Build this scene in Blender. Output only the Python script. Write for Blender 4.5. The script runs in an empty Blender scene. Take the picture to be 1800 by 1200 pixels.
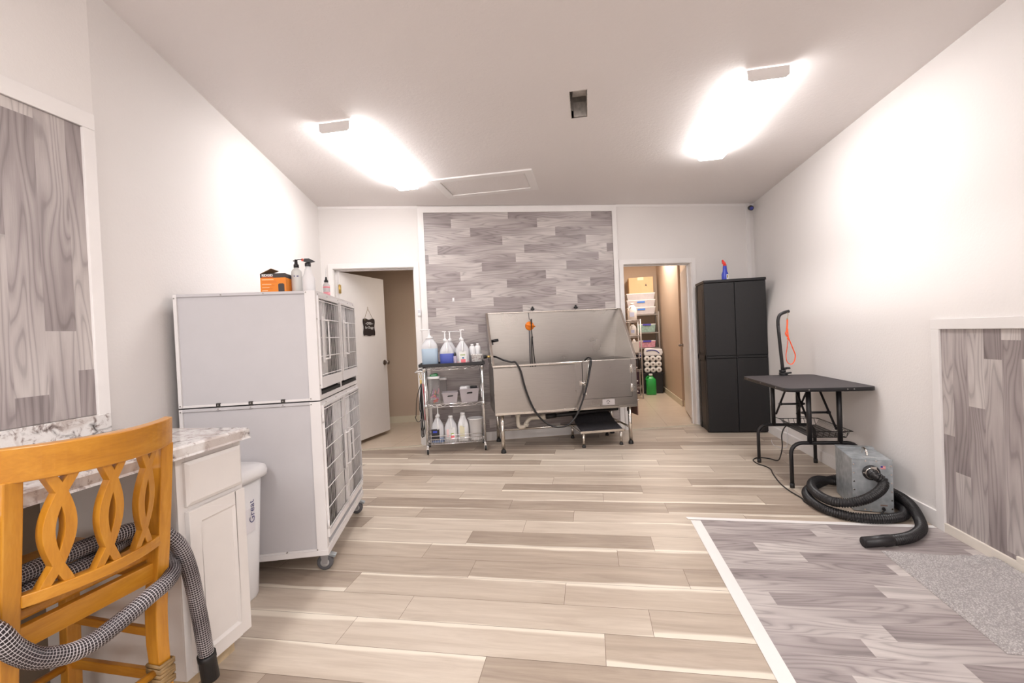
import bpy, math, random
from math import sin, cos, pi, radians, sqrt, atan2, hypot
from mathutils import Vector, Matrix
random.seed(7)
SC = bpy.context.scene
COL = SC.collection

# ------------------------------------------------------------------ camera
H = 1.20
FPX, ROLL, PITCH, YAW = 782.2, 0.0449687, 0.0139938, 0.17248   # image is 1800 x 1200
def cam_basis():
    yaw0 = Matrix.Rotation(YAW, 3, 'Z')           # room depth axis is +Y, the camera looks to the left of it
    fwd = yaw0 @ Vector((0, cos(PITCH), -sin(PITCH)))
    up0 = yaw0 @ Vector((0, sin(PITCH), cos(PITCH)))
    rt0 = yaw0 @ Vector((1, 0, 0))
    rt = rt0*cos(ROLL) - up0*sin(ROLL)*1.0
    up = rt0*sin(ROLL) + up0*cos(ROLL)
    rt = rt0*cos(ROLL) - up0*sin(ROLL)
    return rt, up, fwd
rt, up, fwd = cam_basis()
cd = bpy.data.cameras.new('camera'); cam = bpy.data.objects.new('camera', cd); COL.objects.link(cam)
cd.sensor_fit = 'HORIZONTAL'; cd.sensor_width = 36.0; cd.lens = FPX/1800*36.0
cd.clip_start = 0.02; cd.clip_end = 60
m = Matrix.Identity(4)
for i in range(3):
    m[i][0] = rt[i]; m[i][1] = up[i]; m[i][2] = -fwd[i]
m[0][3], m[1][3], m[2][3] = 0, 0, H
cam.matrix_world = m
SC.camera = cam

# ------------------------------------------------------------------ view, world, lights
SC.view_settings.view_transform = 'Standard'; SC.view_settings.look = 'None'
SC.view_settings.gamma = 1.0; SC.view_settings.use_curve_mapping = False
SC.view_settings.exposure = 0.05
W = bpy.data.worlds.new('world'); SC.world = W; W.use_nodes = True
W.node_tree.nodes['Background'].inputs[0].default_value = (0.9, 0.92, 1.0, 1)
W.node_tree.nodes['Background'].inputs[1].default_value = 0.3

def area(name, loc, size, energy, color, rot=(0, 0, 0), sy=None):
    l = bpy.data.lights.new(name, 'AREA'); l.energy = energy; l.color = color
    l.shape = 'RECTANGLE'; l.size = size; l.size_y = sy or size
    o = bpy.data.objects.new(name, l); COL.objects.link(o); o.location = loc; o.rotation_euler = rot
    return o
WARM = (1.0, 0.975, 0.965)
TUBE_STRENGTH = 29.0
# the room goes on behind the camera: unseen fill lamps added there, two overhead, one large at the rear wall
area('rear_overhead_fill', (-1.0, -0.6, 2.6), 0.25, 44, WARM, (0, 0, 0), 1.2)
area('rear_overhead_fill', (1.2, -0.6, 2.6), 0.25, 44, WARM, (0, 0, 0), 1.2)
area('rear_wall_fill', (0.0, -2.45, 1.5), 2.6, 38, (1.0, 0.96, 0.95), (radians(90), 0, 0), 1.8)
# the small rooms behind the two doors
area('storage_room_light', (1.12, 7.7, 2.62), 0.3, 36, (1.0, 0.90, 0.80), (0, 0, 0), 1.0)
area('hall_fill', (-1.9, 5.3, 2.15), 0.4, 5.0, (1.0, 0.90, 0.78), (0, 0, 0))  # fill added to brighten the hall, no lamp known there

# ------------------------------------------------------------------ frames
TH = radians(17.245858)            # the far end of the room is turned by this much
ANG = {'A': 0.0, 'B': TH, 'S': radians(-4), 'D': radians(-11.5)}
def world(fr, x, y, z=0.0):
    a = ANG[fr]; return Vector((x*cos(a) - y*sin(a), x*sin(a) + y*cos(a), z))

# ------------------------------------------------------------------ mesh builder
def spline(pts, sub=8, closed=False):
    P = [Vector(p) for p in pts]; n = len(P); out = []
    rng = range(n if closed else n-1)
    for i in rng:
        if closed: a, b, c, d = P[(i-1) % n], P[i], P[(i+1) % n], P[(i+2) % n]
        else: a, b, c, d = P[max(i-1, 0)], P[i], P[i+1], P[min(i+2, n-1)]
        for k in range(sub):
            t = k/sub
            out.append(0.5*((2*b) + (c-a)*t + (2*a-5*b+4*c-d)*t*t + (3*b-a-3*c+d)*t**3))
    if not closed: out.append(P[-1])
    return out
def resample(P, step):
    out = [P[0].copy()]; acc = 0.0; last = P[0]
    for p in P[1:]:
        seg = (p-last).length
        while acc + seg >= step and seg > 1e-9:
            t = (step-acc)/seg; last = last.lerp(p, t); out.append(last.copy()); seg = (p-last).length; acc = 0.0
        acc += seg; last = p
    if (out[-1]-P[-1]).length > step*0.3: out.append(P[-1].copy())
    return out

class MB:
    def __init__(s): s.v = []; s.f = []; s.sm = []; s.mi = []; s.uv = {}; s.at = {}
    def add(s, vs, fs, smooth=False, mi=0, uvs=None, at=None):
        b = len(s.v); s.v += [Vector(p) for p in vs]
        for i, f in enumerate(fs):
            if uvs: s.uv[len(s.f)] = uvs[i]
            if at: s.at[len(s.f)] = at[i]
            s.f.append([b+k for k in f]); s.sm.append(smooth); s.mi.append(mi)
        return s
    def box(s, x0, x1, y0, y1, z0, z1, mi=0, M=None):
        vs = [Vector((x, y, z)) for z in (z0, z1) for y in (y0, y1) for x in (x0, x1)]
        if M is not None: vs = [M @ v for v in vs]
        return s.add(vs, [(0, 2, 3, 1), (4, 5, 7, 6), (0, 1, 5, 4), (2, 6, 7, 3), (0, 4, 6, 2), (1, 3, 7, 5)], False, mi)
    def bar(s, p, q, w, h, upv=(0, 0, 1), mi=0):
        p = Vector(p); q = Vector(q); d = q-p; L = d.length; d.normalize()
        u = Vector(upv)
        if abs(d.dot(u)) > 0.98: u = Vector((0, 1, 0))
        r = d.cross(u).normalized(); u = r.cross(d).normalized()
        M = Matrix((( r.x, d.x, u.x, p.x), (r.y, d.y, u.y, p.y), (r.z, d.z, u.z, p.z), (0, 0, 0, 1)))
        return s.box(-w/2, w/2, 0, L, -h/2, h/2, mi, M)
    def tube(s, pts, r, n=12, closed=False, caps=True, mi=0, uvlen=None, sq=None):
        P = [Vector(p) for p in pts]; m = len(P)
        T = []
        for i in range(m):
            a = P[(i-1) % m] if (closed or i > 0) else P[i]; b = P[(i+1) % m] if (closed or i < m-1) else P[i]
            d = (b-a); T.append(d.normalized() if d.length > 1e-9 else Vector((0, 0, 1)))
        ref = Vector((0, 0, 1)) if abs(T[0].z) < 0.9 else Vector((1, 0, 0))
        N = (ref - T[0]*ref.dot(T[0])).normalized(); vs = []; L = [0.0]
        for i in range(m):
            if i > 0:
                N = (N - T[i]*N.dot(T[i])).normalized(); L.append(L[-1] + (P[i]-P[i-1]).length)
            B = T[i].cross(N); rr = r[i] if isinstance(r, (list, tuple)) else r
            for k in range(n):
                a = 2*pi*k/n; vs.append(P[i] + N*(cos(a)*rr) + B*(sin(a)*rr*(sq or 1)))
        fs = []; uvs = []
        for i in range(m if closed else m-1):
            for k in range(n):
                j = (i+1) % m; k2 = (k+1) % n
                fs.append((i*n+k, i*n+k2, j*n+k2, j*n+k))
                l1 = L[i]; l2 = L[i+1] if i+1 < m else L[i] + (P[0]-P[i]).length
                uvs.append([(k/n, l1), ((k+1)/n, l1), ((k+1)/n, l2), (k/n, l2)])
        s.add(vs, fs, True, mi, uvs)
        if caps and not closed:
            b = len(s.v)
            s.add([vs[k] for k in range(n)], [tuple(reversed(range(n)))], False, mi)
            s.add([vs[(m-1)*n+k] for k in range(n)], [tuple(range(n))], False, mi)
        return s
    def cyl(s, p, q, r, n=20, mi=0, r2=None):
        return s.tube([p, q], [r, r if r2 is None else r2], n, mi=mi)
    def lathe(s, c, prof, n=28, sx=1.0, sy=1.0, mi=0, rot=0.0, power=None, M=None):
        vs = []; fs = []; m = len(prof)
        for (r, z) in prof:
            for k in range(n):
                a = 2*pi*k/n; ca, sa = cos(a), sin(a)
                if power:      # rounded square section
                    q = (abs(ca)**power + abs(sa)**power)**(-1.0/power); x, y = ca*q*r*sx, sa*q*r*sy
                else: x, y = ca*r*sx, sa*r*sy
                X = x*cos(rot) - y*sin(rot); Y = x*sin(rot) + y*cos(rot)
                p = Vector((X, Y, z))
                if M is not None: p = M @ p
                vs.append(p + Vector((c[0], c[1], c[2] if len(c) > 2 else 0)))
        for i in range(m-1):
            for k in range(n): fs.append((i*n+k, i*n+(k+1) % n, (i+1)*n+(k+1) % n, (i+1)*n+k))
        s.add(vs, fs, True, mi)
        if prof[0][0] > 1e-5: s.add(vs[:n], [tuple(reversed(range(n)))], False, mi)
        if prof[-1][0] > 1e-5: s.add(vs[-n:], [tuple(range(n))], False, mi)
        return s
    def sphere(s, c, r, n=16, mi=0, sz=1.0):
        return s.lathe(c, [(max(r*sin(pi*i/n), 1e-6), -r*cos(pi*i/n)*sz) for i in range(n+1)], n*2, mi=mi)
    def prism(s, poly, axis, a, b, mi=0, M=None, smooth=False):
        # poly of 2-D points in the two axes other than `axis`, in order (y,z) / (x,z) / (x,y)
        def P(p, t):
            if axis == 'x': v = Vector((t, p[0], p[1]))
            elif axis == 'y': v = Vector((p[0], t, p[1]))
            else: v = Vector((p[0], p[1], t))
            return M @ v if M is not None else v
        n = len(poly); vs = [P(p, a) for p in poly] + [P(p, b) for p in poly]
        s.add(vs, [tuple(range(n)), tuple(reversed(range(n, 2*n)))], False, mi)
        s.add(vs, [(i, n+i, n+(i+1) % n, (i+1) % n) for i in range(n)], smooth, mi)
        return s
    def quad(s, a, b, c, d, mi=0, uv=None, at=None):
        return s.add([a, b, c, d], [(0, 1, 2, 3)], False, mi, [uv] if uv else None, [at] if at else None)

def _mesh(name, mb, mats, base, bevel):
    me = bpy.data.meshes.new(name)
    me.from_pydata([tuple(v-base) for v in mb.v], [], mb.f)
    me.polygons.foreach_set('use_smooth', mb.sm)
    me.polygons.foreach_set('material_index', mb.mi)
    if mb.uv:
        ul = me.uv_layers.new(name='uv')
        for pi_, p in enumerate(me.polygons):
            u = mb.uv.get(pi_)
            if u:
                for li, c in zip(p.loop_indices, u): ul.data[li].uv = c
    if mb.at:
        ca = me.color_attributes.new('shade', 'FLOAT_COLOR', 'CORNER')
        for pi_, p in enumerate(me.polygons):
            u = mb.at.get(pi_)
            for k, li in enumerate(p.loop_indices):
                c = u[k] if u else (0.5, 0.5, 0.5)
                ca.data[li].color = (c[0], c[1], c[2], 1)
    for mt in (mats if isinstance(mats, (list, tuple)) else [mats]): me.materials.append(mt)
    me.validate(); 
    import bmesh
    bm = bmesh.new(); bm.from_mesh(me); bmesh.ops.remove_doubles(bm, verts=bm.verts, dist=1e-6)
    bmesh.ops.recalc_face_normals(bm, faces=bm.faces); bm.to_mesh(me); bm.free()
    return me
BASE = {}; FRAME = {}
def part(name, mb, mats, parent, bevel=0, label=None):
    base = BASE[parent.name]
    o = bpy.data.objects.new(name, _mesh(name, mb, mats, base, bevel)); COL.objects.link(o); o.parent = parent
    BASE[o.name] = base; FRAME[o.name] = FRAME[parent.name]
    if bevel: bev(o, bevel)
    if label: o['label'] = label
    return o
def bev(o, w, seg=2):
    b = o.modifiers.new('bevel', 'BEVEL'); b.width = w; b.segments = seg; b.limit_method = 'ANGLE'; b.angle_limit = radians(50)
def place(o, fr, base):
    o.location = world(fr, *base); o.rotation_euler = (0, 0, ANG[fr])
def thing(name, label, cat, base, fr='A', group=None):
    o = bpy.data.objects.new(name, None); COL.objects.link(o); place(o, fr, base); o.empty_display_size = 0.05
    o['label'] = label; o['category'] = cat
    if group: o['group'] = group
    BASE[o.name] = Vector(base); FRAME[o.name] = fr
    return o
def single(name, mb, mats, label, cat, base, fr='A', group=None, bevel=0):
    o = bpy.data.objects.new(name, _mesh(name, mb, mats, Vector(base), bevel)); COL.objects.link(o); place(o, fr, base)
    o['label'] = label; o['category'] = cat
    if group: o['group'] = group
    BASE[o.name] = Vector(base); FRAME[o.name] = fr
    if bevel: bev(o, bevel)
    return o
def struct(name, mb, mats, fr='A', bevel=0):
    o = bpy.data.objects.new(name, _mesh(name, mb, mats, Vector((0, 0, 0)), bevel)); COL.objects.link(o); place(o, fr, (0, 0, 0))
    o['kind'] = 'structure'; BASE[o.name] = Vector((0, 0, 0)); FRAME[o.name] = fr
    if bevel: bev(o, bevel)
    return o
def text_mesh(txt, size, M, mb, mi=0, extrude=0.0, shear=0.0, bold=0.0, sx=1.0):
    cu = bpy.data.curves.new('t', 'FONT'); cu.body = txt; cu.size = size; cu.extrude = extrude; cu.align_x = 'CENTER'; cu.align_y = 'CENTER'
    cu.shear = shear; cu.offset = bold; cu.resolution_u = 3
    ob = bpy.data.objects.new('t', cu); COL.objects.link(ob)
    dg = bpy.context.evaluated_depsgraph_get(); dg.update()
    me = bpy.data.meshes.new_from_object(ob.evaluated_get(dg))
    mb.add([M @ Vector((v.co.x*sx, v.co.y, v.co.z)) for v in me.vertices], [tuple(p.vertices) for p in me.polygons], False, mi)
    bpy.data.objects.remove(ob); bpy.data.curves.remove(cu); bpy.data.meshes.remove(me)

# ------------------------------------------------------------------ materials
class NT:
    def __init__(s, name):
        s.m = bpy.data.materials.new(name); s.m.use_nodes = True; s.t = s.m.node_tree; s.n = s.t.nodes; s.l = s.t.links
        s.b = s.n['Principled BSDF']
    def node(s, typ, **kw):
        nd = s.n.new(typ)
        for k, v in kw.items():
            if k.startswith('i_'):
                k = k[2:]; nd.inputs[int(k) if k.isdigit() else k.replace('_', ' ')].default_value = v
            else: setattr(nd, k, v)
        return nd
    def link(s, a, b): s.l.new(a, b)
    def mapping(s, kind='Object', scale=(1, 1, 1), rot=(0, 0, 0)):
        tc = s.node('ShaderNodeTexCoord'); mp = s.node('ShaderNodeMapping')
        mp.inputs['Scale'].default_value = scale; mp.inputs['Rotation'].default_value = rot
        if kind == 'Position':
            g = s.node('ShaderNodeNewGeometry'); s.link(g.outputs['Position'], mp.inputs[0])
        else: s.link(tc.outputs[kind], mp.inputs[0])
        return mp.outputs[0]
    def noise(s, vec, scale, detail=3, rough=0.55, dist=0.0):
        nd = s.node('ShaderNodeTexNoise', i_Scale=scale, i_Detail=detail, i_Roughness=rough, i_Distortion=dist)
        s.link(vec, nd.inputs['Vector']); return nd.outputs['Fac']
    def ramp(s, fac, stops, interp='LINEAR'):
        nd = s.node('ShaderNodeValToRGB'); cr = nd.color_ramp; cr.interpolation = interp
        while len(cr.elements) < len(stops): cr.elements.new(0.5)
        for e, (p, c) in zip(cr.elements, stops): e.position = p; e.color = (*c, 1) if len(c) == 3 else c
        s.link(fac, nd.inputs[0]); return nd.outputs[0]
    def mix(s, fac, a, b, mode='MIX'):
        nd = s.node('ShaderNodeMix', data_type='RGBA', blend_type=mode)
        for sock, v in ((nd.inputs[0], fac), (nd.inputs[6], a), (nd.inputs[7], b)):
            if hasattr(v, 'is_output') or isinstance(v, bpy.types.NodeSocket): s.link(v, sock)
            elif isinstance(v, (int, float)): sock.default_value = v
            else: sock.default_value = (*v, 1)
        return nd.outputs[2]
    def math(s, op, a, b=0.0, c=0.0):
        nd = s.node('ShaderNodeMath', operation=op)
        for sock, v in zip(nd.inputs, (a, b, c)):
            if isinstance(v, bpy.types.NodeSocket): s.link(v, sock)
            else: sock.default_value = v
        return nd.outputs[0]
    def bump(s, h, strength=0.3, dist=0.002):
        nd = s.node('ShaderNodeBump', i_Strength=strength, i_Distance=dist); s.link(h, nd.inputs['Height'])
        s.link(nd.outputs[0], s.b.inputs['Normal'])
    def base(s, col=None, rough=None, metal=None):
        for k, v in (('Base Color', col), ('Roughness', rough), ('Metallic', metal)):
            if v is None: continue
            if isinstance(v, bpy.types.NodeSocket): s.link(v, s.b.inputs[k])
            elif k == 'Base Color': s.b.inputs[k].default_value = (*v, 1)
            else: s.b.inputs[k].default_value = v
        return s.m
def srgb(r, g, b):
    f = lambda c: ((c/255+0.055)/1.055)**2.4 if c > 10 else c/255/12.92
    return (f(r), f(g), f(b))
def plain(name, col, rough=0.5, metal=0.0, var=0.04, vs=9.0, bump=0.0, bs=60, coat=0.0):
    t = NT(name); v = t.mapping('Object')
    n = t.noise(v, vs, 4)
    c = t.ramp(n, [(0.25, tuple(x*(1-var) for x in col)), (0.75, tuple(min(1, x*(1+var)) for x in col))])
    t.base(c, rough, metal)
    if bump: t.bump(t.noise(v, bs, 3), bump, 0.002)
    if coat: t.b.inputs['Coat Weight'].default_value = coat; t.b.inputs['Coat Roughness'].default_value = 0.15
    return t.m
def glassy(name, col, rough=0.25, trans=0.6, alpha=1.0):
    t = NT(name); v = t.mapping('Object'); n = t.noise(v, 12, 2)
    c = t.ramp(n, [(0.3, tuple(x*0.97 for x in col)), (0.7, col)]); t.base(c, rough, 0)
    t.b.inputs['Transmission Weight'].default_value = trans; t.b.inputs['IOR'].default_value = 1.2
    t.b.inputs['Alpha'].default_value = alpha
    return t.m

def wall_paint(name, col, bstr=0.35, sc=70):
    t = NT(name); v = t.mapping('Position')
    n = t.noise(v, sc, 4, 0.6); n2 = t.noise(v, 1.3, 3)
    c = t.ramp(n2, [(0.3, tuple(x*0.985 for x in col)), (0.7, col)])
    t.base(c, 0.75); t.bump(n, bstr, 0.004); return t.m
M_WALL = wall_paint('orange_peel_wall_paint', (0.80, 0.765, 0.745))
M_CEIL = wall_paint('textured_ceiling_paint', (0.80, 0.755, 0.74), 0.5, 45)
M_BACKWALL = wall_paint('smooth_wall_paint', (0.80, 0.765, 0.745), 0.08)
M_TAN = wall_paint('tan_wall_paint', (0.56, 0.44, 0.34), 0.3)
M_TRIM = plain('white_trim_paint', (0.83, 0.80, 0.785), 0.45, var=0.015)
M_CREAM = plain('cream_baseboard_paint', (0.70, 0.64, 0.50), 0.5, var=0.03)
M_CABW = plain('warm_white_cabinet_paint', (0.80, 0.765, 0.745), 0.4, var=0.02)
M_DOORW = plain('white_door_paint', (0.78, 0.75, 0.74), 0.42, var=0.015)

def grey_vinyl():
    # grey wood-look sheet vinyl: the shade runs from light to dark along each printed board
    t = NT('grey_wood_look_vinyl'); uvn = t.node('ShaderNodeUVMap'); uvn.uv_map = 'uv'
    mp = t.node('ShaderNodeMapping'); mp.inputs['Scale'].default_value = (1.6, 9.0, 1); t.link(uvn.outputs[0], mp.inputs[0])
    big = t.noise(mp.outputs[0], 1.2, 3, 0.5, 0.8)
    mpc = t.node('ShaderNodeMapping'); mpc.inputs['Scale'].default_value = (1.15, 8.5, 1); t.link(uvn.outputs[0], mpc.inputs[0])
    cn = t.noise(mpc.outputs[0], 1.25, 1.5, 0.35, 0.35)
    sx = t.node('ShaderNodeSeparateXYZ'); t.link(uvn.outputs[0], sx.inputs[0])
    ph = t.math('MULTIPLY_ADD', cn, 58.0, t.math('MULTIPLY', sx.outputs[1], 160.0))
    ring = t.math('MULTIPLY_ADD', t.math('SINE', ph), 0.5, 0.5)
    mp2 = t.node('ShaderNodeMapping'); mp2.inputs['Scale'].default_value = (5, 160, 1); t.link(uvn.outputs[0], mp2.inputs[0])
    fine = t.noise(mp2.outputs[0], 2.0, 3, 0.6)
    at = t.node('ShaderNodeVertexColor'); at.layer_name = 'shade'
    sep = t.node('ShaderNodeSeparateColor'); t.link(at.outputs[0], sep.inputs[0])
    a = t.math('MULTIPLY_ADD', ring, 0.14, sep.outputs[0])
    a = t.math('MULTIPLY_ADD', fine, 0.26, a)
    a = t.math('MULTIPLY_ADD', big, 0.46, a)
    a = t.math('SUBTRACT', a, 0.44)
    line = t.ramp(ring, [(0.0, (0.80,)*3), (0.13, (0.98,)*3), (1.0, (1, 1, 1))])
    c = t.ramp(a, [(0.0, srgb(128, 118, 118)), (0.35, srgb(160, 150, 149)), (0.7, srgb(192, 184, 181)), (1.0, srgb(214, 207, 203))])
    c = t.mix(1.0, c, line, 'MULTIPLY')
    t.base(c, 0.42); return t.m
M_VINYL = grey_vinyl()

def laminate():
    t = NT('pale_oak_laminate'); uvn = t.node('ShaderNodeUVMap'); uvn.uv_map = 'uv'
    mp = t.node('ShaderNodeMapping'); mp.inputs['Scale'].default_value = (0.9, 9.0, 1); t.link(uvn.outputs[0], mp.inputs[0])
    n1 = t.noise(mp.outputs[0], 2.2, 5, 0.62, 0.6)
    mp2 = t.node('ShaderNodeMapping'); mp2.inputs['Scale'].default_value = (3, 110, 1); t.link(uvn.outputs[0], mp2.inputs[0])
    n2 = t.noise(mp2.outputs[0], 2.0, 3, 0.65)
    mp3 = t.node('ShaderNodeMapping'); mp3.inputs['Scale'].default_value = (1.2, 5.0, 1); t.link(uvn.outputs[0], mp3.inputs[0])
    n3 = t.noise(mp3.outputs[0], 1.4, 2, 0.5, 0.4)
    at = t.node('ShaderNodeVertexColor'); at.layer_name = 'shade'
    sep = t.node('ShaderNodeSeparateColor'); t.link(at.outputs[0], sep.inputs[0])
    f = t.math('MULTIPLY_ADD', n1, 0.75, sep.outputs[0]); f = t.math('MULTIPLY_ADD', n2, 0.22, f); f = t.math('SUBTRACT', f, 0.52)
    c = t.ramp(f, [(0.0, srgb(154, 138, 124)), (0.35, srgb(186, 171, 155)), (0.62, srgb(207, 194, 179)), (1.0, srgb(221, 211, 198))])
    # cream sapwood streak hugging one long edge of the board: G = 0 at one edge .. 1 at the other, wavy limit
    lim = t.math('MULTIPLY_ADD', n3, 0.34, -0.10); lim = t.math('ADD', lim, sep.outputs[2])
    d = t.math('SUBTRACT', lim, sep.outputs[1]); k = t.math('MULTIPLY', d, 14.0)
    k = t.node('ShaderNodeClamp'); t.link(t.math('MULTIPLY', d, 14.0), k.inputs[0])
    c = t.mix(t.math('MULTIPLY', k.outputs[0], 0.85), c, srgb(236, 227, 212))
    t.base(c, t.math('MULTIPLY_ADD', n2, 0.10, 0.33)); t.b.inputs['Specular IOR Level'].default_value = 0.35
    return t.m
M_LAM = laminate()
M_SEAM = plain('dark_floor_seam', srgb(120, 100, 84), 0.7)

def granite():
    t = NT('white_granite'); v = t.mapping('Position')
    n = t.noise(v, 28, 6, 0.7, 0.6); n2 = t.noise(v, 6.0, 4, 0.6, 1.2)
    wp = t.node('ShaderNodeVectorMath', operation='ADD'); t.link(v, wp.inputs[0])
    nv = t.node('ShaderNodeTexNoise', i_Scale=4.0, i_Detail=3.0); t.link(v, nv.inputs['Vector']); sc = t.node('ShaderNodeVectorMath', operation='SCALE'); sc.inputs[3].default_value = 0.35
    t.link(nv.outputs['Color'], sc.inputs[0]); t.link(sc.outputs[0], wp.inputs[1])
    vo = t.node('ShaderNodeTexVoronoi', feature='DISTANCE_TO_EDGE', i_Scale=5.0); t.link(wp.outputs[0], vo.inputs['Vector'])
    vein = t.ramp(vo.outputs['Distance'], [(0.0, (1, 1, 1)), (0.02, (0.4,)*3), (0.05, (0, 0, 0))])
    gate = t.ramp(n2, [(0.50, (0, 0, 0)), (0.60, (1, 1, 1))])
    base = t.ramp(n, [(0.33, srgb(90, 78, 76)), (0.41, srgb(166, 154, 150)), (0.48, srgb(222, 218, 216)), (1.0, srgb(242, 240, 238))])
    blot = t.ramp(n2, [(0.40, (0, 0, 0)), (0.50, (1, 1, 1))])
    c = t.mix(blot, srgb(188, 176, 170), base); c = t.mix(0.75, base, c)
    vg = t.mix(1.0, vein, gate, 'MULTIPLY')
    c = t.mix(vg, c, srgb(60, 52, 50))
    t.base(c, 0.16); return t.m
M_GRAN = granite()

def oak(name, sc):
    t = NT(name); v = t.mapping('Object', sc)
    n = t.noise(v, 3.0, 5, 0.6, 0.6); n2 = t.noise(v, 14, 3)
    f = t.math('MULTIPLY_ADD', n2, 0.3, n); f = t.math('SUBTRACT', f, 0.15)
    c = t.ramp(f, [(0.3, srgb(178, 116, 30)), (0.55, srgb(194, 132, 38)), (0.8, srgb(206, 146, 52))])
    t.base(c, 0.33); t.b.inputs['Coat Weight'].default_value = 0.35; t.b.inputs['Coat Roughness'].default_value = 0.2
    return t.m
M_OAKV = oak('honey_oak_upright', (14, 14, 1.5)); M_OAKH = oak('honey_oak_rail', (14, 1.5, 14)); M_OAKX = oak('honey_oak_seat', (1.5, 14, 14))

def brushed(name, col, rough, sc, metal=1.0, var=0.08, blotch=0.1):
    t = NT(name); v = t.mapping('Object', sc)
    n = t.noise(v, 4, 4, 0.6); n2 = t.noise(t.mapping('Object'), 3.0, 3)
    c = t.ramp(n, [(0.2, tuple(x*(1-var) for x in col)), (0.8, tuple(min(1, x*(1+var)) for x in col))])
    t.base(c, t.math('MULTIPLY_ADD', n2, blotch*2, rough-blotch), metal); t.bump(n, 0.012, 0.0005); return t.m
M_STEEL = brushed('brushed_stainless', (0.43, 0.405, 0.38), 0.30, (2, 2, 90))
M_STEELP = brushed('polished_steel_tube', (0.72, 0.68, 0.63), 0.22, (20, 20, 2))
M_CHROME = brushed('chrome_wire', (0.86, 0.86, 0.87), 0.18, (8, 8, 8))
M_GALV = None
def galv():
    t = NT('galvanised_sheet'); v = t.mapping('Object')
    vo = t.node('ShaderNodeTexVoronoi', i_Scale=26.0); t.link(v, vo.inputs['Vector'])
    n = t.noise(v, 9, 5, 0.7)
    f = t.math('MULTIPLY_ADD', n, 0.7, t.math('MULTIPLY', vo.outputs['Distance'], 0.35))
    c = t.ramp(f, [(0.2, srgb(132, 138, 144)), (0.5, srgb(162, 168, 172)), (0.8, srgb(196, 200, 204))])
    t.base(c, 0.45, 0.35); return t.m
M_GALV = galv()
M_BLACKM = plain('black_powder_coat', (0.012, 0.011, 0.013), 0.42)
M_BLACKT = plain('black_table_rubber', (0.060, 0.052, 0.055), 0.62, bump=0.25, bs=350)
M_BLACKP = plain('black_plastic', (0.013, 0.012, 0.014), 0.38)
M_BLACKC = plain('black_cabinet_plastic', (0.009, 0.0085, 0.010), 0.5, bump=0.05, bs=300)
M_RUBBER = plain('black_rubber', (0.015, 0.014, 0.015), 0.5)
M_HOSE = plain('black_hose_plastic', (0.012, 0.011, 0.0125), 0.4)
M_CAGE = plain('grey_white_enamel', (0.575, 0.56, 0.58), 0.42, var=0.02)
M_CAGEW = plain('white_enamel', (0.80, 0.775, 0.775), 0.35, var=0.015)
M_CAGEIN = plain('cage_inner_panel', (0.66, 0.64, 0.65), 0.4, var=0.02)
M_SCREW = plain('dull_screw', (0.35, 0.33, 0.31), 0.4, 0.8)
M_DARK = plain('dark_gap', (0.02, 0.019, 0.018), 0.7)
M_WPLAST = plain('white_plastic', (0.83, 0.82, 0.83), 0.35, var=0.01)
M_HDPE = plain('milky_jug_plastic', (0.80, 0.80, 0.81), 0.38, var=0.02)
M_BRASS = plain('brass', (0.62, 0.46, 0.18), 0.3, 0.9)
M_BRONZE = plain('dark_nickel', (0.30, 0.27, 0.25), 0.28, 1.0)
M_WHITEINK = plain('white_ink', (0.85, 0.85, 0.85), 0.6)
# ------------------------------------------------------------------ room shell
ZC = 2.70; VB = 5.12; UL = -1.415; XL = -1.95; YR = -2.6
def xr(z, y):            # the right-hand wall leans out a little above the wainscot
    a = 0.0 if z < 1.15 else min(1.0, (z-1.15)/0.65)
    a = a*a*(3-2*a)
    return 1.913 + 0.128*a + 0.012*max(0.0, y-3.6)
# laminate boards, one quad per board
ROWJ = {-2: -1.22, -1: -.43, 0: .01, 1: .20, 2: -.16, 3: -.65, 4: .10, 5: .30, 6: -.45, 7: -.15, 8: .46, 9: .05, 10: .34,
        11: -.34, 12: -.70, 13: -.09, 14: .56, 15: .26, 16: .67, 17: -.2, 18: .315, 19: .67, 20: .06}
rnd = random.Random(11)
mb = MB(); PL = 1.06; PW = 0.1745; G = 0.0009
mb.box(-4.2, 3.0, YR-0.1, 6.6, -0.06, -0.0012, mi=1)
backn = (world('B', 0, 1)); 
for r in range(-25, 28):
    y0 = 1.604 + r*PW; y1 = y0 + PW
    j = ROWJ.get(r, rnd.uniform(0, PL)); k0 = int((-2.3-j)//PL)
    x = j + k0*PL
    while x < 2.0:
        tone = rnd.uniform(0.05, 0.62); side = rnd.choice((0, 1)); lim = rnd.choice((-0.3, -0.05, 0.05, 0.12))
        ua, va = rnd.uniform(0, 50), rnd.uniform(0, 50)
        X0, X1, Y0, Y1 = x+G, x+PL-G, y0+G, y1-G
        g = (0.0, 1.0) if side == 0 else (1.0, 0.0)
        def cut(px, py): return px*backn[0] + py*backn[1] <= VB-0.045
        poly = [(X0, Y0), (X1, Y0), (X1, Y1), (X0, Y1)]
        # clip against the back wall line (front edge of the threshold)
        def side_(p): return p[0]*backn[0] + p[1]*backn[1] - (VB-0.045)
        out = []
        for i in range(4):
            a, b = poly[i], poly[(i+1) % 4]; da, db = side_(a), side_(b)
            if da <= 0: out.append(a)
            if (da <= 0) != (db <= 0):
                t = da/(da-db); out.append((a[0]+(b[0]-a[0])*t, a[1]+(b[1]-a[1])*t))
        if len(out) >= 3:
            mb.add([(p[0], p[1], 0.0) for p in out], [tuple(range(len(out)))], False, 0,
                   [[(ua+p[0]-X0, va+p[1]-Y0) for p in out]],
                   [[(tone, g[0]+(g[1]-g[0])*(p[1]-Y0)/(Y1-Y0), lim) for p in out]])
        x += PL
struct('floor', mb, [M_LAM, M_SEAM])

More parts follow.
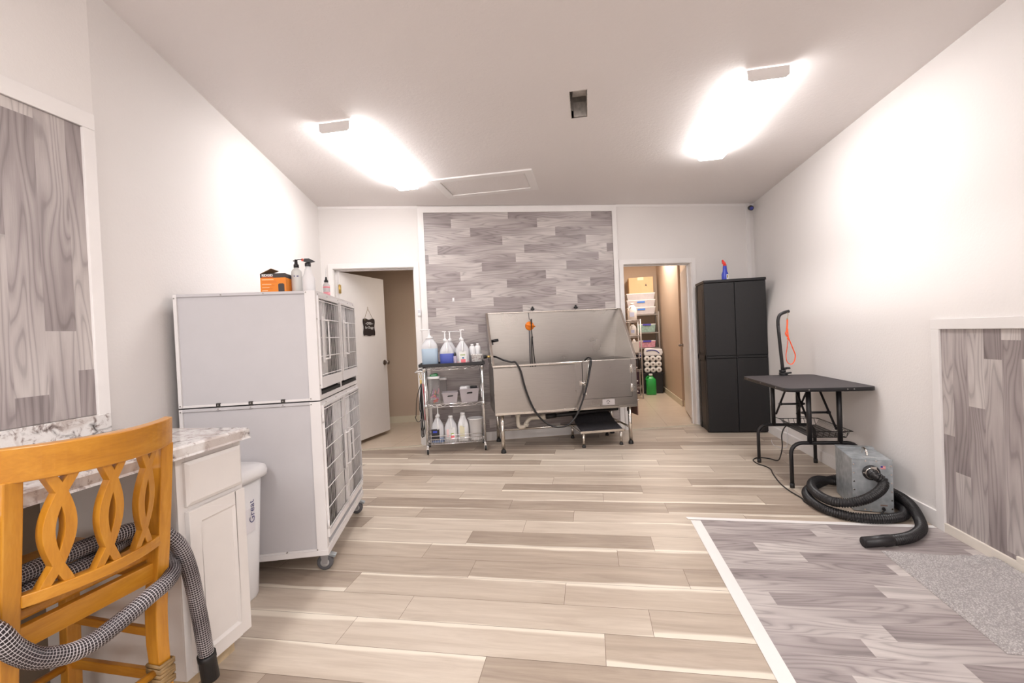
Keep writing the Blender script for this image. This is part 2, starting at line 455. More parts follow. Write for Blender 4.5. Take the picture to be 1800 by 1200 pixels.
# printed vinyl boards on any plane: rows of width w, boards of length 1 m
def vinyl_boards(mb, P, rows, L=1.0, grad=None):
    """rows: (c0, c1, joint, kind) ; P(along, across) -> point ; span given per row"""
    for (c0, c1, a0, a1, joint, kind) in rows:
        k = math.floor((a0-joint)/L); x = joint + k*L
        while x < a1:
            s, e = max(x, a0), min(x+L, a1)
            if e-s > 0.004:
                ua, va = rnd.uniform(0, 60), rnd.uniform(0, 60)
                tone = rnd.uniform(-0.05, 0.05)
                A, B = (0.18, 0.68) if kind else (0.74, 0.26)
                f = lambda p: A + (B-A)*(p-x)/L + tone
                pts = [P(s, c0), P(e, c0), P(e, c1), P(s, c1)]
                mb.add(pts, [(0, 1, 2, 3)], False, 0, [[(ua+s-x, va+c0), (ua+e-x, va+c0), (ua+e-x, va+c1), (ua+s-x, va+c1)]],
                       [[(f(s),)*3, (f(e),)*3, (f(e),)*3, (f(s),)*3]])
            x += L
mb = MB(); rows = []
VJ = {-1: 1.216, 0: .954, 1: 1.078, 2: .5, 3: .741, 4: 1.214, 5: .632, 6: 1.373, 7: 1.031, 8: .839, 9: 1.55, 10: 1.206, 11: 1.329}
for k in range(-30, 12):
    c0 = 1.748 + k*0.0965; c1 = min(c0+0.0965, 2.90)
    rows.append((c0, c1, 0.60, 1.895, VJ.get(k, rnd.uniform(0, 1)), k % 2))
vinyl_boards(mb, lambda a, c: (a, c, 0.0016), rows)
mb.box(0.60, 1.895, 1.748-30*0.0965, 2.90, 0.0002, 0.0014, mi=0)
struct('floor_vinyl_sheet', mb, M_VINYL)

# walls
mb = MB()
mb.box(XL-0.12, XL, YR, 1.5115, 0, ZC)
struct('wall_left', mb, M_WALL)
mb = MB(); mb.box(UL-0.12, UL, 2.0205, VB+0.06, 0, ZC)
struct('wall_left.001', mb, M_WALL, 'B')
mb = MB(); zs = [0, 0.6, 1.15] + [1.15+0.065*i for i in range(1, 11)] + [2.25, ZC]; ys = [YR, 2.0, 3.6, 4.6, 5.4, 6.25]
vs = [(xr(z, y), y, z) for z in zs for y in ys]; n = len(ys)
mb.add(vs, [(i*n+j, i*n+j+1, (i+1)*n+j+1, (i+1)*n+j) for i in range(len(zs)-1) for j in range(n-1)], True)
vo = [(2.30, y, z) for z in (0, ZC) for y in (YR, 6.25)]
mb.add(vo, [(0, 1, 3, 2)])
mb.add([(xr(ZC, ys[0]), YR, ZC), (2.3, YR, ZC), (2.3, 6.25, ZC), (xr(ZC, 6.25), 6.25, ZC)], [(0, 1, 2, 3)])
struct('wall_right', mb, M_WALL)
mb = MB(); mb.box(XL-0.12, 2.3, YR-0.12, YR, 0, ZC)
struct('wall_front', mb, M_WALL)
DL0, DL1, DLZ = -1.302, -0.402, 2.028
DR0, DR1, DRZ = 2.028, 2.92, 2.0
mb = MB(); v0, v1 = VB, VB+0.12
mb.box(-2.4, DL0, v0, v1, 0, ZC); mb.box(DL0, DL1, v0, v1, DLZ, ZC); mb.box(DL1, DR0, v0, v1, 0, ZC)
mb.box(DR0, DR1, v0, v1, DRZ, ZC); mb.box(DR1, 4.0, v0, v1, 0, ZC)
struct('wall_back', mb, M_BACKWALL, 'B')
# ceiling with a square duct opening
mb = MB(); hx0, hx1, hy0, hy1 = -0.058, 0.048, 2.83, 3.178
for (a, b, c, d) in ((-5.5, hx0, YR-0.1, 10.2), (hx1, 3.4, YR-0.1, 10.2), (hx0, hx1, YR-0.1, hy0), (hx0, hx1, hy1, 10.2)):
    mb.box(a, b, c, d, ZC, ZC+0.05)
struct('ceiling', mb, M_CEIL)

# printed boards on the back wall (horizontal) and framed boards left and right (vertical)
def J(px): return -0.285 + (730 + px/4.865 - 743.5)*(1.906+0.285)/(1072-743.5)
jt = [768, 290, 445, 712, 170, 820, 530, 348, 735, 430, 615, 135, 290]
kd = [1, 0, 1, 0, 1, 0, 1, 0, 1, 0, 1, 0, 1]
mb = MB(); rows = []; z = 2.622; zt = 2.546; i = 0
while z > 0.105:
    j = J(jt[i]) if i < len(jt) else rnd.uniform(0, 1)
    k = kd[i % 13]
    rows.append((max(zt, 0.10), z, -0.285, 1.925, j, k)); z = zt; zt -= 0.1; i += 1
vinyl_boards(mb, lambda a, c: (a, VB-0.004, c), rows, 0.995)
mb.box(-0.285, 1.925, VB-0.003, VB-0.0005, 0.10, 2.622)
struct('wall_back_plank_covering', mb, M_VINYL, 'B')
mb = MB(); rows = []
for k in range(-28, 4):
    c0 = 1.379 - 0.076 + k*0.0985 - 0.0; c0 = 1.3035 + k*0.0985; c1 = min(c0+0.0985, 1.457)
    if c0 > 1.456: break
    jj = {0: 1.291, 1: 1.14, -1: 1.06, -2: 1.62}.get(k, rnd.uniform(0, 1))
    rows.append((c0, c1, 0.96, 2.10, jj, (k+1) % 2))
vinyl_boards(mb, lambda a, c: (XL+0.006, c, a), rows)
mb.box(XL+0.0005, XL+0.005, 1.3035-28*0.0985, 1.457, 0.96, 2.10)
struct('wall_left_plank_covering', mb, M_VINYL)
mb = MB(); rows = []
for k in range(-36, 2):
    c0 = 2.746 + k*0.0965; c1 = min(c0+0.0965, 2.822)
    if c0 > 2.82: break
    jj = {0: 0.55, -1: 0.36, -2: 0.73, -3: 0.98, -4: 1.075}.get(k, rnd.uniform(0, 1))
    rows.append((c0, c1, 0.045, 1.13, jj, k % 2))
vinyl_boards(mb, lambda a, c: (1.907, c, a), rows)
mb.box(1.908, 1.9125, 2.746-36*0.0965, 2.822, 0.045, 1.13)
struct('wall_right_plank_covering', mb, M_VINYL)

# trims
mb = MB(); mb.box(XL, XL+0.018, -2.5, 1.503, 2.10, 2.165); mb.box(XL, XL+0.0175, 1.457, 1.503, 0.955, 2.10)
struct('trim_1', mb, M_TRIM, bevel=0.002)
mb = MB(); mb.box(1.895, 1.913, -2.5, 2.878, 1.128, 1.184); mb.box(1.8955, 1.913, 2.822, 2.878, 0.0, 1.128)
struct('trim_2', mb, M_TRIM, bevel=0.002)
mb = MB(); mb.box(1.896, 1.913, -2.5, 2.822, 0.0, 0.052); mb.box(1.896, 1.9125, -2.5, 2.40, 0.052, 0.078)
struct('baseboard_right', mb, plain('yellowed_white_trim', (0.80, 0.74, 0.66), 0.45, var=0.05), bevel=0.002)
mb = MB(); mb.box(1.899, 1.913, 2.878, 3.93, 0, 0.094); mb.box(1.903, 1.925, 3.932, 6.2, 0, 0.094)
struct('baseboard_right.001', mb, M_TRIM, bevel=0.0015)
mb = MB(); f = VB-0.016
mb.box(-0.35, -0.285, f, VB, 0, 2.69); mb.box(1.925, 1.978, f, VB, 0, 2.69); mb.box(-0.285, 1.925, f, VB, 2.622, 2.69)
struct('trim_3', mb, M_TRIM, 'B', bevel=0.002)
mb = MB(); mb.box(-0.285, 1.925, VB-0.012, VB, 0, 0.10)
struct('baseboard_back', mb, M_TRIM, 'B')
mb = MB(); mb.box(3.655, 3.70, VB-0.012, VB, 0, ZC-0.0); struct('trim_4', mb, M_TRIM, 'B')
mb = MB(); mb.box(1.978, 3.70, VB-0.008, VB, ZC-0.03, ZC); mb.box(UL, -0.35, VB-0.008, VB, ZC-0.03, ZC); struct('trim_5', mb, M_TRIM, 'B')

def door_frame(a, b, zt, name):
    mb = MB(); f0 = VB-0.014; w = 0.052
    mb.box(a-w+0.012, a+0.012, f0, VB, 0, zt+w-0.012); mb.box(b-0.012, b+w-0.012, f0, VB, 0, zt+w-0.012); mb.box(a+0.012, b-0.012, f0, VB, zt-0.012, zt+w-0.012)
    mb.box(a, a+0.018, VB, VB+0.125, 0, zt-0.012); mb.box(b-0.018, b, VB, VB+0.125, 0, zt-0.012); mb.box(a, b, VB, VB+0.125, zt-0.018, zt)
    mb.box(a+0.018, a+0.03, VB+0.07, VB+0.085, 0, zt-0.018); mb.box(b-0.03, b-0.018, VB+0.07, VB+0.085, 0, zt-0.018); mb.box(a+0.018, b-0.018, VB+0.07, VB+0.085, zt-0.03, zt-0.018)
    return struct(name, mb, M_TRIM, 'B', bevel=0.0015)
door_frame(DL0, DL1, DLZ, 'trim_6'); door_frame(DR0, DR1, DRZ, 'trim_7')
# thresholds
M_THR = plain('worn_threshold_strip', srgb(188, 178, 160), 0.5, var=0.12, vs=30)
for a, b, nm in ((DL0, DL1, 'trim_8'), (DR0, DR1, 'trim_9')):
    mb = MB(); mb.prism([(VB-0.045, -0.001), (VB-0.035, 0.006), (VB+0.0, 0.008), (VB+0.01, 0.0)], 'x', a+0.0, b, M=None)
    struct(nm, mb, M_THR, 'B')

# tiled floor of the rooms behind
def tiles():
    t = NT('beige_floor_tile'); v = t.mapping('Position', (1, 1, 1), (0, 0, radians(-17.2)))
    br = t.node('ShaderNodeTexBrick', offset=0.0, squash=1.0, i_Scale=1.0)
    br.inputs['Mortar Size'].default_value = 0.004; br.inputs['Brick Width'].default_value = 0.45; br.inputs['Row Height'].default_value = 0.45
    br.inputs['Color1'].default_value = (*srgb(214, 198, 180), 1); br.inputs['Color2'].default_value = (*srgb(208, 191, 172), 1); br.inputs['Mortar'].default_value = (*srgb(178, 160, 140), 1)
    br.inputs['Mortar Smooth'].default_value = 0.3
    mp = t.mapping('Position', (1, 1, 1), (0, 0, radians(0))); t.link(mp, br.inputs['Vector'])
    n = t.noise(v, 6, 4); c = t.mix(0.25, br.outputs[0], t.ramp(n, [(0.3, srgb(196, 178, 160)), (0.7, srgb(222, 208, 192))]))
    t.base(c, 0.3); t.bump(br.outputs['Fac'], -0.2, 0.001); return t.m
M_TILE = tiles()
mb = MB(); mb.box(-3.4, 4.4, VB-0.03, 10.3, -0.05, 0.0004)
struct('floor_tiles', mb, M_TILE, 'B')
# hall behind the left door
mb = MB(); mb.box(-3.4, 1.0, 6.64, 6.74, 0, ZC); struct('wall_hall_back', mb, M_TAN, 'B')
mb = MB(); mb.box(-3.4, 0.9, 6.625, 6.64, 0, 0.095); struct('baseboard_hall', mb, M_CREAM, 'B')
mb = MB(); mb.box(0.2, 0.3, VB+0.12, 6.64, 0, ZC); struct('wall_hall_right', mb, M_TAN, 'B')
mb = MB(); mb.box(-3.4, -3.3, VB+0.12, 6.64, 0, ZC); struct('wall_hall_left', mb, M_TAN, 'B')
mb = MB(); mb.box(-3.3, 0.2, VB+0.12, 6.64, 2.24, 2.28); struct('ceiling_hall', mb, M_TAN, 'B')
# storage room behind the right door, square to the near half of the building
mb = MB(); mb.box(1.385, 1.5, 5.93, 7.10, 0, ZC); mb.box(1.355, 1.5, 7.10, 9.3, 0, ZC); struct('wall_storage_right', mb, M_TAN)
mb = MB(); mb.box(1.373, 1.385, 5.93, 7.10, 0, 0.095); mb.box(1.343, 1.355, 7.10, 9.2, 0, 0.095); struct('baseboard_storage', mb, M_CREAM, bevel=0.001)
mb = MB(); mb.box(-0.3, 1.5, 9.2, 9.3, 0, ZC); struct('wall_storage_back', mb, M_TAN)
mb = MB(); mb.box(0.34, 0.46, 5.85, 9.3, 0, ZC); struct('wall_storage_left', mb, M_TAN)

# ------------------------------------------------------------------ ceiling things
def fixture(x0, x1, y0, y1, label):
    t = thing('ceiling_light', label, 'ceiling light', ((x0+x1)/2, (y0+y1)/2, ZC), 'A', 'wraparound fluorescent ceiling lights')
    mb = MB(); mb.box(x0+0.012, x1-0.012, y0+0.01, y1-0.01, ZC-0.012, ZC); part('mounting_pan', mb, M_TRIM, t)
    mb = MB()
    pr = [(x0, ZC-0.016), (x0+0.006, ZC-0.058), (x0+0.022, ZC-0.070), (x1-0.022, ZC-0.070), (x1-0.006, ZC-0.058), (x1, ZC-0.016)]
    mb.prism(pr, 'y', y0+0.006, y1-0.002); part('diffuser', mb, M_GLOW, t)
    mb = MB(); pr2 = [(x0-0.003, ZC-0.008), (x0-0.001, ZC-0.060), (x0+0.018, ZC-0.074), (x1-0.018, ZC-0.074), (x1+0.001, ZC-0.060), (x1+0.003, ZC-0.008)]
    mb.prism(pr2, 'y', y0-0.004, y0+0.005); part('end_cap', mb, M_TRIM, t)
    mb = MB()
    for x in (x0, x1): mb.box(x-0.004, x+0.004, y0, y1, ZC-0.016, ZC-0.009)
    part('side_rail', mb, M_CAGE, t)
    return t
tg = NT('lit_acrylic_diffuser'); tg.base((1, 1, 1), 0.4)
tg.b.inputs['Emission Color'].default_value = (*WARM, 1); tg.b.inputs['Emission Strength'].default_value = TUBE_STRENGTH; M_GLOW = tg.m
fixture(-1.748, -1.532, 2.79, 4.05, 'long lit ceiling light above the tall grey dog cages')
fixture(0.982, 1.205, 2.85, 4.10, 'long lit ceiling light over the open floor beside the black grooming table')

t = thing('attic_hatch', 'white framed attic hatch panel set in the ceiling', 'hatch', (-0.92, 4.34, ZC))
mb = MB(); a0, a1, b0, b1 = -1.42, -0.45, 4.03, 4.60; w = 0.075
mb.box(a0, a1, b0, b0+w, ZC-0.014, ZC); mb.box(a0, a1, b1-w, b1, ZC-0.014, ZC); mb.box(a0, a0+w, b0+w, b1-w, ZC-0.014, ZC); mb.box(a1-w, a1, b0+w, b1-w, ZC-0.014, ZC)
part('hatch_frame', mb, M_TRIM, t, 0.002)
mb = MB(); mb.box(a0+w+0.004, a1-w-0.004, b0+w+0.004, b1-w-0.004, ZC-0.006, ZC); part('hatch_panel', mb, M_CEIL, t)

M_DUCT = plain('dusty_duct_metal', srgb(196, 190, 184), 0.7, 0.0, var=0.25, vs=40)
t = thing('ceiling_duct_opening', 'small open rectangular duct hole in the ceiling without a grille', 'vent', (-0.005, 3.0, ZC))
mb = MB(); c, d = ZC+0.22, 0.004
mb.box(hx0-d, hx0, hy0, hy1, ZC-0.001, c); mb.box(hx1, hx1+d, hy0, hy1, ZC-0.001, c); mb.box(hx0-d, hx1+d, hy0-d, hy0, ZC-0.001, c); mb.box(hx0-d, hx1+d, hy1, hy1+d, ZC-0.001, c)
part('duct_side', mb, M_DUCT, t)
mb = MB(); mb.box(hx0, hx1, hy0, hy1, c, c+d); part('duct_top', mb, M_DARK, t)
mb = MB(); mb.box(hx0+0.015, hx1-0.001, hy1-0.012, hy1-0.004, ZC+0.002, ZC+0.10); part('boot_flap', mb, M_DUCT, t)
mb = MB(); mb.quad((hx0+0.022, hy0+0.015, ZC+0.012), (hx1-0.002, hy0+0.012, ZC+0.012), (hx1-0.002, hy0+0.235, ZC+0.085), (hx0+0.012, hy0+0.235, ZC+0.085)); mb.quad((hx0+0.022, hy0+0.015, ZC+0.015), (hx1-0.002, hy0+0.012, ZC+0.015), (hx1-0.002, hy0+0.235, ZC+0.088), (hx0+0.012, hy0+0.235, ZC+0.088))
part('damper_blade', mb, M_DUCT, t)

t = thing('security_camera', 'tiny dark camera on a bracket in the top corner beside the ceiling', 'camera', (3.70, 5.02, 2.66), 'B')
mb = MB(); mb.tube([(3.70, 5.10, 2.66), (3.69, 5.04, 2.66), (3.665, 5.0, 2.655)], 0.012, 8); part('bracket', mb, M_CAGE, t)
mb = MB(); mb.cyl((3.655, 5.03, 2.625), (3.62, 4.96, 2.60), 0.028, 20); part('camera_body', mb, M_BLACKP, t)
mb = MB(); mb.cyl((3.62, 4.96, 2.60), (3.617, 4.955, 2.598), 0.019, 20); part('lens', mb, plain('blue_lens', (0.02, 0.03, 0.25), 0.1), t)

# ------------------------------------------------------------------ doors
t = thing('door_1', 'white flat door standing open into the hall, small black sign on it', 'door', (-1.24, 5.17, 0), 'B'); t['kind'] = 'structure'
dv = Vector((-0.88+1.24, 5.94-5.17, 0)).normalized(); nv = Vector((dv.y, -dv.x, 0))     # towards the room
def LF(s, z, o=0.0): return Vector((-1.24, 5.17, 0)) + dv*s + nv*o + Vector((0, 0, z))
def leaf_box(mb, s0, s1, z0, z1, o0, o1, mi=0):
    vs = [LF(s, z, o) for z in (z0, z1) for o in (o0, o1) for s in (s0, s1)]
    mb.add(vs, [(0, 2, 3, 1), (4, 5, 7, 6), (0, 1, 5, 4), (2, 6, 7, 3), (0, 4, 6, 2), (1, 3, 7, 5)], False, mi)
mb = MB(); leaf_box(mb, 0.0, 0.852, 0.045, 1.995, -0.036, 0); part('door_leaf', mb, M_DOORW, t, 0.002)
for z in (1.80, 1.05, 0.28):
    mb = MB(); leaf_box(mb, -0.018, 0.022, z-0.048, z+0.048, -0.001, 0.0035); p0 = LF(-0.004, z-0.05, 0.006)
    mb.cyl(p0, LF(-0.004, z+0.05, 0.006), 0.006, 10); part('hinge', mb, M_BRASS, t)
mb = MB(); kp = LF(0.79, 0.925, 0)
mb.cyl(kp, kp+nv*0.008, 0.032, 24); mb.cyl(kp, kp+nv*0.045, 0.010, 16)
q = nv.to_track_quat('Z', 'Y').to_matrix().to_4x4()
mb.lathe(kp+nv*0.035, [(0.012, 0.0), (0.024, 0.006), (0.029, 0.018), (0.026, 0.030), (0.012, 0.036), (1e-5, 0.037)], 24, M=q)
part('door_knob', mb, M_BRONZE, t)
mb = MB(); leaf_box(mb, 0.852, 0.8535, 0.895, 0.955, -0.028, -0.008); part('latch_plate', mb, M_BRONZE, t)

def chalk_sign():
    t = thing('hanging_chalkboard_sign', 'small black scalloped chalk sign hung on twine on the open white door', 'sign', tuple(LF(0.49, 1.287, 0.002)), 'B')
    mb = MB(); pts = []
    s0, s1, z0, z1 = 0.385, 0.603, 1.275, 1.475; N = 12
    for i in range(N): pts.append((s0+(s1-s0)*i/N, z0+0.005*sin(i*pi*3/N*1.0)))
    for i in range(N): pts.append((s1+0.006*sin(i*pi*3/N), z0+(z1-z0)*i/N))
    for i in range(N): pts.append((s1-(s1-s0)*i/N, z1+0.007*sin(i*pi*3/N)))
    for i in range(N): pts.append((s0-0.006*sin(i*pi*3/N), z1-(z1-z0)*i/N))
    n = len(pts)
    mb.add([LF(p[0], p[1], 0.003) for p in pts] + [LF(p[0], p[1], 0.011) for p in pts],
           [tuple(range(n)), tuple(range(2*n-1, n-1, -1))] + [(i, (i+1) % n, n+(i+1) % n, n+i) for i in range(n)])
    part('board', mb, plain('chalkboard_black', (0.02, 0.012, 0.012), 0.7), t)
    M = Matrix.Translation(LF(0.494, 1.42, 0.0125)) @ Matrix(((dv.x, 0, nv.x, 0), (dv.y, 0, nv.y, 0), (0, 1, 0, 0), (0, 0, 0, 1)))
    mb = MB(); text_mesh('~OPEN~', 0.042, M, mb); M2 = Matrix.Translation(LF(0.492, 1.372, 0.0125)) @ Matrix(((dv.x, 0, nv.x, 0), (dv.y, 0, nv.y, 0), (0, 1, 0, 0), (0, 0, 0, 1)))
    text_mesh('for Doggy', 0.042, M2, mb, shear=0.2); part('chalk_lettering', mb, M_WHITEINK, t)
    mb = MB(); mb.tube([LF(0.41, 1.476, 0.008), LF(0.487, 1.60, 0.004)], 0.0018, 6); mb.tube([LF(0.58, 1.476, 0.008), LF(0.490, 1.60, 0.004)], 0.0018, 6); mb.tube([LF(0.488, 1.595, 0.004), LF(0.488, 1.625, 0.004)], 0.0025, 6)
    part('twine', mb, plain('twine', srgb(150, 128, 100), 0.8), t)
    mb = MB(); mb.sphere(LF(0.405, 1.465, 0.013), 0.010, 8); part('bead', mb, plain('olive_bead', srgb(96, 90, 60), 0.6), t)
chalk_sign()

t = thing('door_2', 'white door folded open against the storage room wall', 'door', (2.93, 5.25, 0), 'B'); t['kind'] = 'structure'
d2 = Vector((3.27-2.93, 6.06-5.25, 0)).normalized(); n2 = Vector((-d2.y, d2.x, 0))
def L2(s, z, o=0.0): return Vector((2.925, 5.25, 0)) + d2*s + n2*o + Vector((0, 0, z))
mb = MB(); vs = [L2(s, z, o) for z in (0.02, 1.975) for o in (0, -0.036) for s in (0.0, 0.86)]
mb.add(vs, [(0, 2, 3, 1), (4, 5, 7, 6), (0, 1, 5, 4), (2, 6, 7, 3), (0, 4, 6, 2), (1, 3, 7, 5)]); part('door_leaf', mb, M_DOORW, t, 0.002)
mb = MB(); kp = L2(0.80, 0.95, 0.0); mb.cyl(kp, kp+n2*0.006, 0.028, 20); mb.cyl(kp, kp+n2*0.04, 0.01, 12); mb.sphere(kp+n2*0.045, 0.02, 8); part('door_knob', mb, M_BRONZE, t)

# small things on the casing and wall
t = thing('wall_sensor', 'small white doorbell-like sensor on the door casing', 'switch', (-0.376, VB-0.016, 1.50), 'B')
mb = MB(); mb.box(-0.394, -0.358, VB-0.034, VB-0.016, 1.465, 1.54); part('housing', mb, M_WPLAST, t, 0.004)
mb = MB(); mb.box(-0.388, -0.364, VB-0.036, VB-0.034, 1.495, 1.53); part('button_face', mb, plain('pale_grey_plastic', (0.62, 0.62, 0.68), 0.3), t)
t = thing('adhesive_hook', 'tiny white adhesive hook on the plank-pattern wall', 'hook', (0.01, VB-0.004, 1.63), 'B')
mb = MB(); mb.box(-0.001, 0.021, VB-0.008, VB-0.004, 1.61, 1.655); part('hook_plate', mb, M_WPLAST, t, 0.001)
mb = MB(); mb.tube([(0.01, VB-0.008, 1.63), (0.01, VB-0.018, 1.618), (0.01, VB-0.022, 1.628)], 0.003, 8); part('hook', mb, M_WPLAST, t)

# white tape around the vinyl
mb = MB(); mb.box(0.572, 0.630, -1.5, 2.890, 0.0018, 0.0026); single('floor_tape', mb, M_TRIM, 'long white tape strip running toward the camera along the grey vinyl edge', 'tape', (0.6, 0.7, 0.0018), group=None)
mb = MB(); mb.add([(0.553, 2.938, 0.0028), (0.560, 2.902, 0.0028), (1.893, 2.868, 0.0028), (1.893, 2.905, 0.0028)] + [(0.553, 2.938, 0.0034), (0.560, 2.902, 0.0034), (1.893, 2.868, 0.0034), (1.893, 2.905, 0.0034)],
   [(0, 3, 2, 1), (4, 5, 6, 7), (0, 1, 5, 4), (1, 2, 6, 5), (2, 3, 7, 6), (3, 0, 4, 7)])
single('floor_tape', mb, M_TRIM, 'white tape strip running across to the wall at the far edge of the grey vinyl', 'tape', (1.2, 2.9, 0.0028))
# ------------------------------------------------------------------ counter, drawer cabinet, stool, hose
XF = -1.33
mb = MB(); e = 0.004
pr = [(XL+0.001, 0.846), (XF+0.006, 0.846), (XF, 0.852), (XF, 0.878), (XF-0.007, 0.885), (XL+0.001, 0.885)]
t = thing('granite_countertop', 'white speckled granite worktop with a low backsplash along the wall', 'countertop', (-1.64, 0.2, 0.846))
mb.prism(pr, 'y', -1.6, 1.504); mb.prism([(p[0] if p[0] > -1.9 else -1.945, p[1]) for p in pr], 'y', 1.504, 1.538)
part('slab', mb, M_GRAN, t)
mb = MB(); mb.box(XL+0.0005, XL+0.021, -1.6, 1.5, 0.885, 0.958); part('backsplash', mb, M_GRAN, t, 0.002)

t = thing('drawer_cabinet', 'white wooden base cabinet, one drawer over a panel door, under the worktop end', 'cabinet', (-1.66, 1.39, 0))
c0, c1 = 1.25, 1.528
mb = MB(); mb.box(-1.93, -1.373, c0, c0+0.018, 0.095, 0.845); mb.box(-1.93, -1.373, c1-0.018, c1, 0.095, 0.845); mb.box(-1.93, -1.455, c0, c0+0.018, 0, 0.095); mb.box(-1.93, -1.455, c1-0.018, c1, 0, 0.095); mb.box(-1.93, -1.373, c0+0.018, c1-0.018, 0.095, 0.11); mb.box(-1.935, -1.93, c0, c1, 0, 0.845)
mb.box(-1.93, -1.373, c0+0.018, c1-0.018, 0.83, 0.845)
part('carcass', mb, M_CABW, t, 0.001)
mb = MB(); x0, x1 = -1.373, -1.366
mb.box(x0, x1, c0, c0+0.036, 0.095, 0.845); mb.box(x0, x1, c1-0.036, c1, 0.095, 0.845); mb.box(x0, x1, c0+0.036, c1-0.036, 0.095, 0.125); mb.box(x0, x1, c0+0.036, c1-0.036, 0.815, 0.845); mb.box(x0, x1, c0+0.036, c1-0.036, 0.645, 0.685)
part('face_frame', mb, M_CABW, t, 0.001)
mb = MB(); mb.box(x1, x1+0.010, c0+0.024, c1-0.012, 0.672, 0.822)
mb.add([(x1+0.010, c0+0.024, 0.672), (x1+0.010, c1-0.012, 0.672), (x1+0.010, c1-0.012, 0.822), (x1+0.010, c0+0.024, 0.822), (x1+0.017, c0+0.036, 0.684), (x1+0.017, c1-0.024, 0.684), (x1+0.017, c1-0.024, 0.810), (x1+0.017, c0+0.036, 0.810)],
       [(4, 5, 6, 7), (0, 1, 5, 4), (1, 2, 6, 5), (2, 3, 7, 6), (3, 0, 4, 7)])
part('drawer_front', mb, M_CABW, t)
mb = MB(); a0, a1, b0, b1, w = c0+0.024, c1-0.010, 0.108, 0.655, 0.046; X0, X1 = x1, x1+0.018
mb.box(X0, X1, a0, a0+w, b0, b1); mb.box(X0, X1, a1-w, a1, b0, b1); mb.box(X0, X1, a0+w, a1-w, b0, b0+w); mb.box(X0, X1, a0+w, a1-w, b1-w, b1)
i0, i1, j0, j1, s = a0+w, a1-w, b0+w, b1-w, 0.01
mb.add([(X1, i0, j0), (X1, i1, j0), (X1, i1, j1), (X1, i0, j1), (X1-0.009, i0+s, j0+s), (X1-0.009, i1-s, j0+s), (X1-0.009, i1-s, j1-s), (X1-0.009, i0+s, j1-s)],
       [(0, 1, 5, 4), (1, 2, 6, 5), (2, 3, 7, 6), (3, 0, 4, 7), (4, 5, 6, 7)])
part('door', mb, M_CABW, t, 0.0015)
mb = MB(); mb.box(-1.455, -1.440, c0, c1, 0.0, 0.094); part('toe_kick', mb, plain('worn_wood_toe_kick', srgb(206, 184, 150), 0.7, var=0.2, vs=20), t)

mb = MB(); mb.box(-1.948, -1.936, -1.6, 1.245, 0.0, 0.84)
M_PANEL = plain('grey_beadboard', srgb(126, 112, 96), 0.6, var=0.03)
for k in range(16): mb.box(-1.936, -1.9345, 1.2-k*0.17-0.08, 1.2-k*0.17+0.08, 0.0, 0.84)
o = struct('wall_left_kneehole_panel', mb, M_PANEL)
# black cord on the worktop
mb = MB(); mb.tube(spline([(-1.90, 0.80, 0.958), (-1.80, 0.95, 0.915), (-1.70, 1.03, 0.892), (-1.60, 1.08, 0.890), (-1.52, 1.05, 0.890)], 6), 0.0045, 8)
single('power_cord', mb, M_RUBBER, 'black cord lying on the granite worktop behind the wooden stool', 'cord', (-1.7, 1.0, 0.887))

# bin
t = thing('storage_bin', 'tall white plastic bin between the drawer cabinet and the dog cages', 'bin', (-1.745, 1.78, 0))
mb = MB(); cx, cy = -1.745, 1.78
mb.lathe((cx, cy), [(0.118, 0.0), (0.122, 0.01), (0.148, 0.585), (0.144, 0.585), (0.119, 0.012), (1e-4, 0.012)], 40, 1.0, 1.15, power=5); part('bin_body', mb, M_WPLAST, t)
mb = MB(); mb.lathe((cx, cy), [(0.146, 0.575), (0.170, 0.575), (0.172, 0.60), (0.166, 0.622), (0.15, 0.63), (1e-4, 0.63)], 40, 1.0, 1.12, power=5); part('lid', mb, M_WPLAST, t)
mb = MB(); Mx = Matrix(((0, 0, 1, cx+0.1455), (1, 0, 0, 1.80), (0, 1, 0, 0.40), (0, 0, 0, 1)))
mb.box(cx+0.1385, cx+0.1415, 1.785, 1.86, 0.33, 0.50); 
part('label', mb, plain('pale_sticker', (0.78, 0.76, 0.80), 0.5), t)
mb = MB(); R90 = Matrix.Rotation(radians(90), 4, 'Z')
text_mesh('Great', 0.045, Matrix.Translation((cx+0.1428, 1.843, 0.425)) @ Matrix(((0, 0, 1, 0), (1, 0, 0, 0), (0, 1, 0, 0), (0, 0, 0, 1))) @ R90, mb)
part('label_print', mb, plain('navy_ink', srgb(50, 50, 110), 0.6), t)

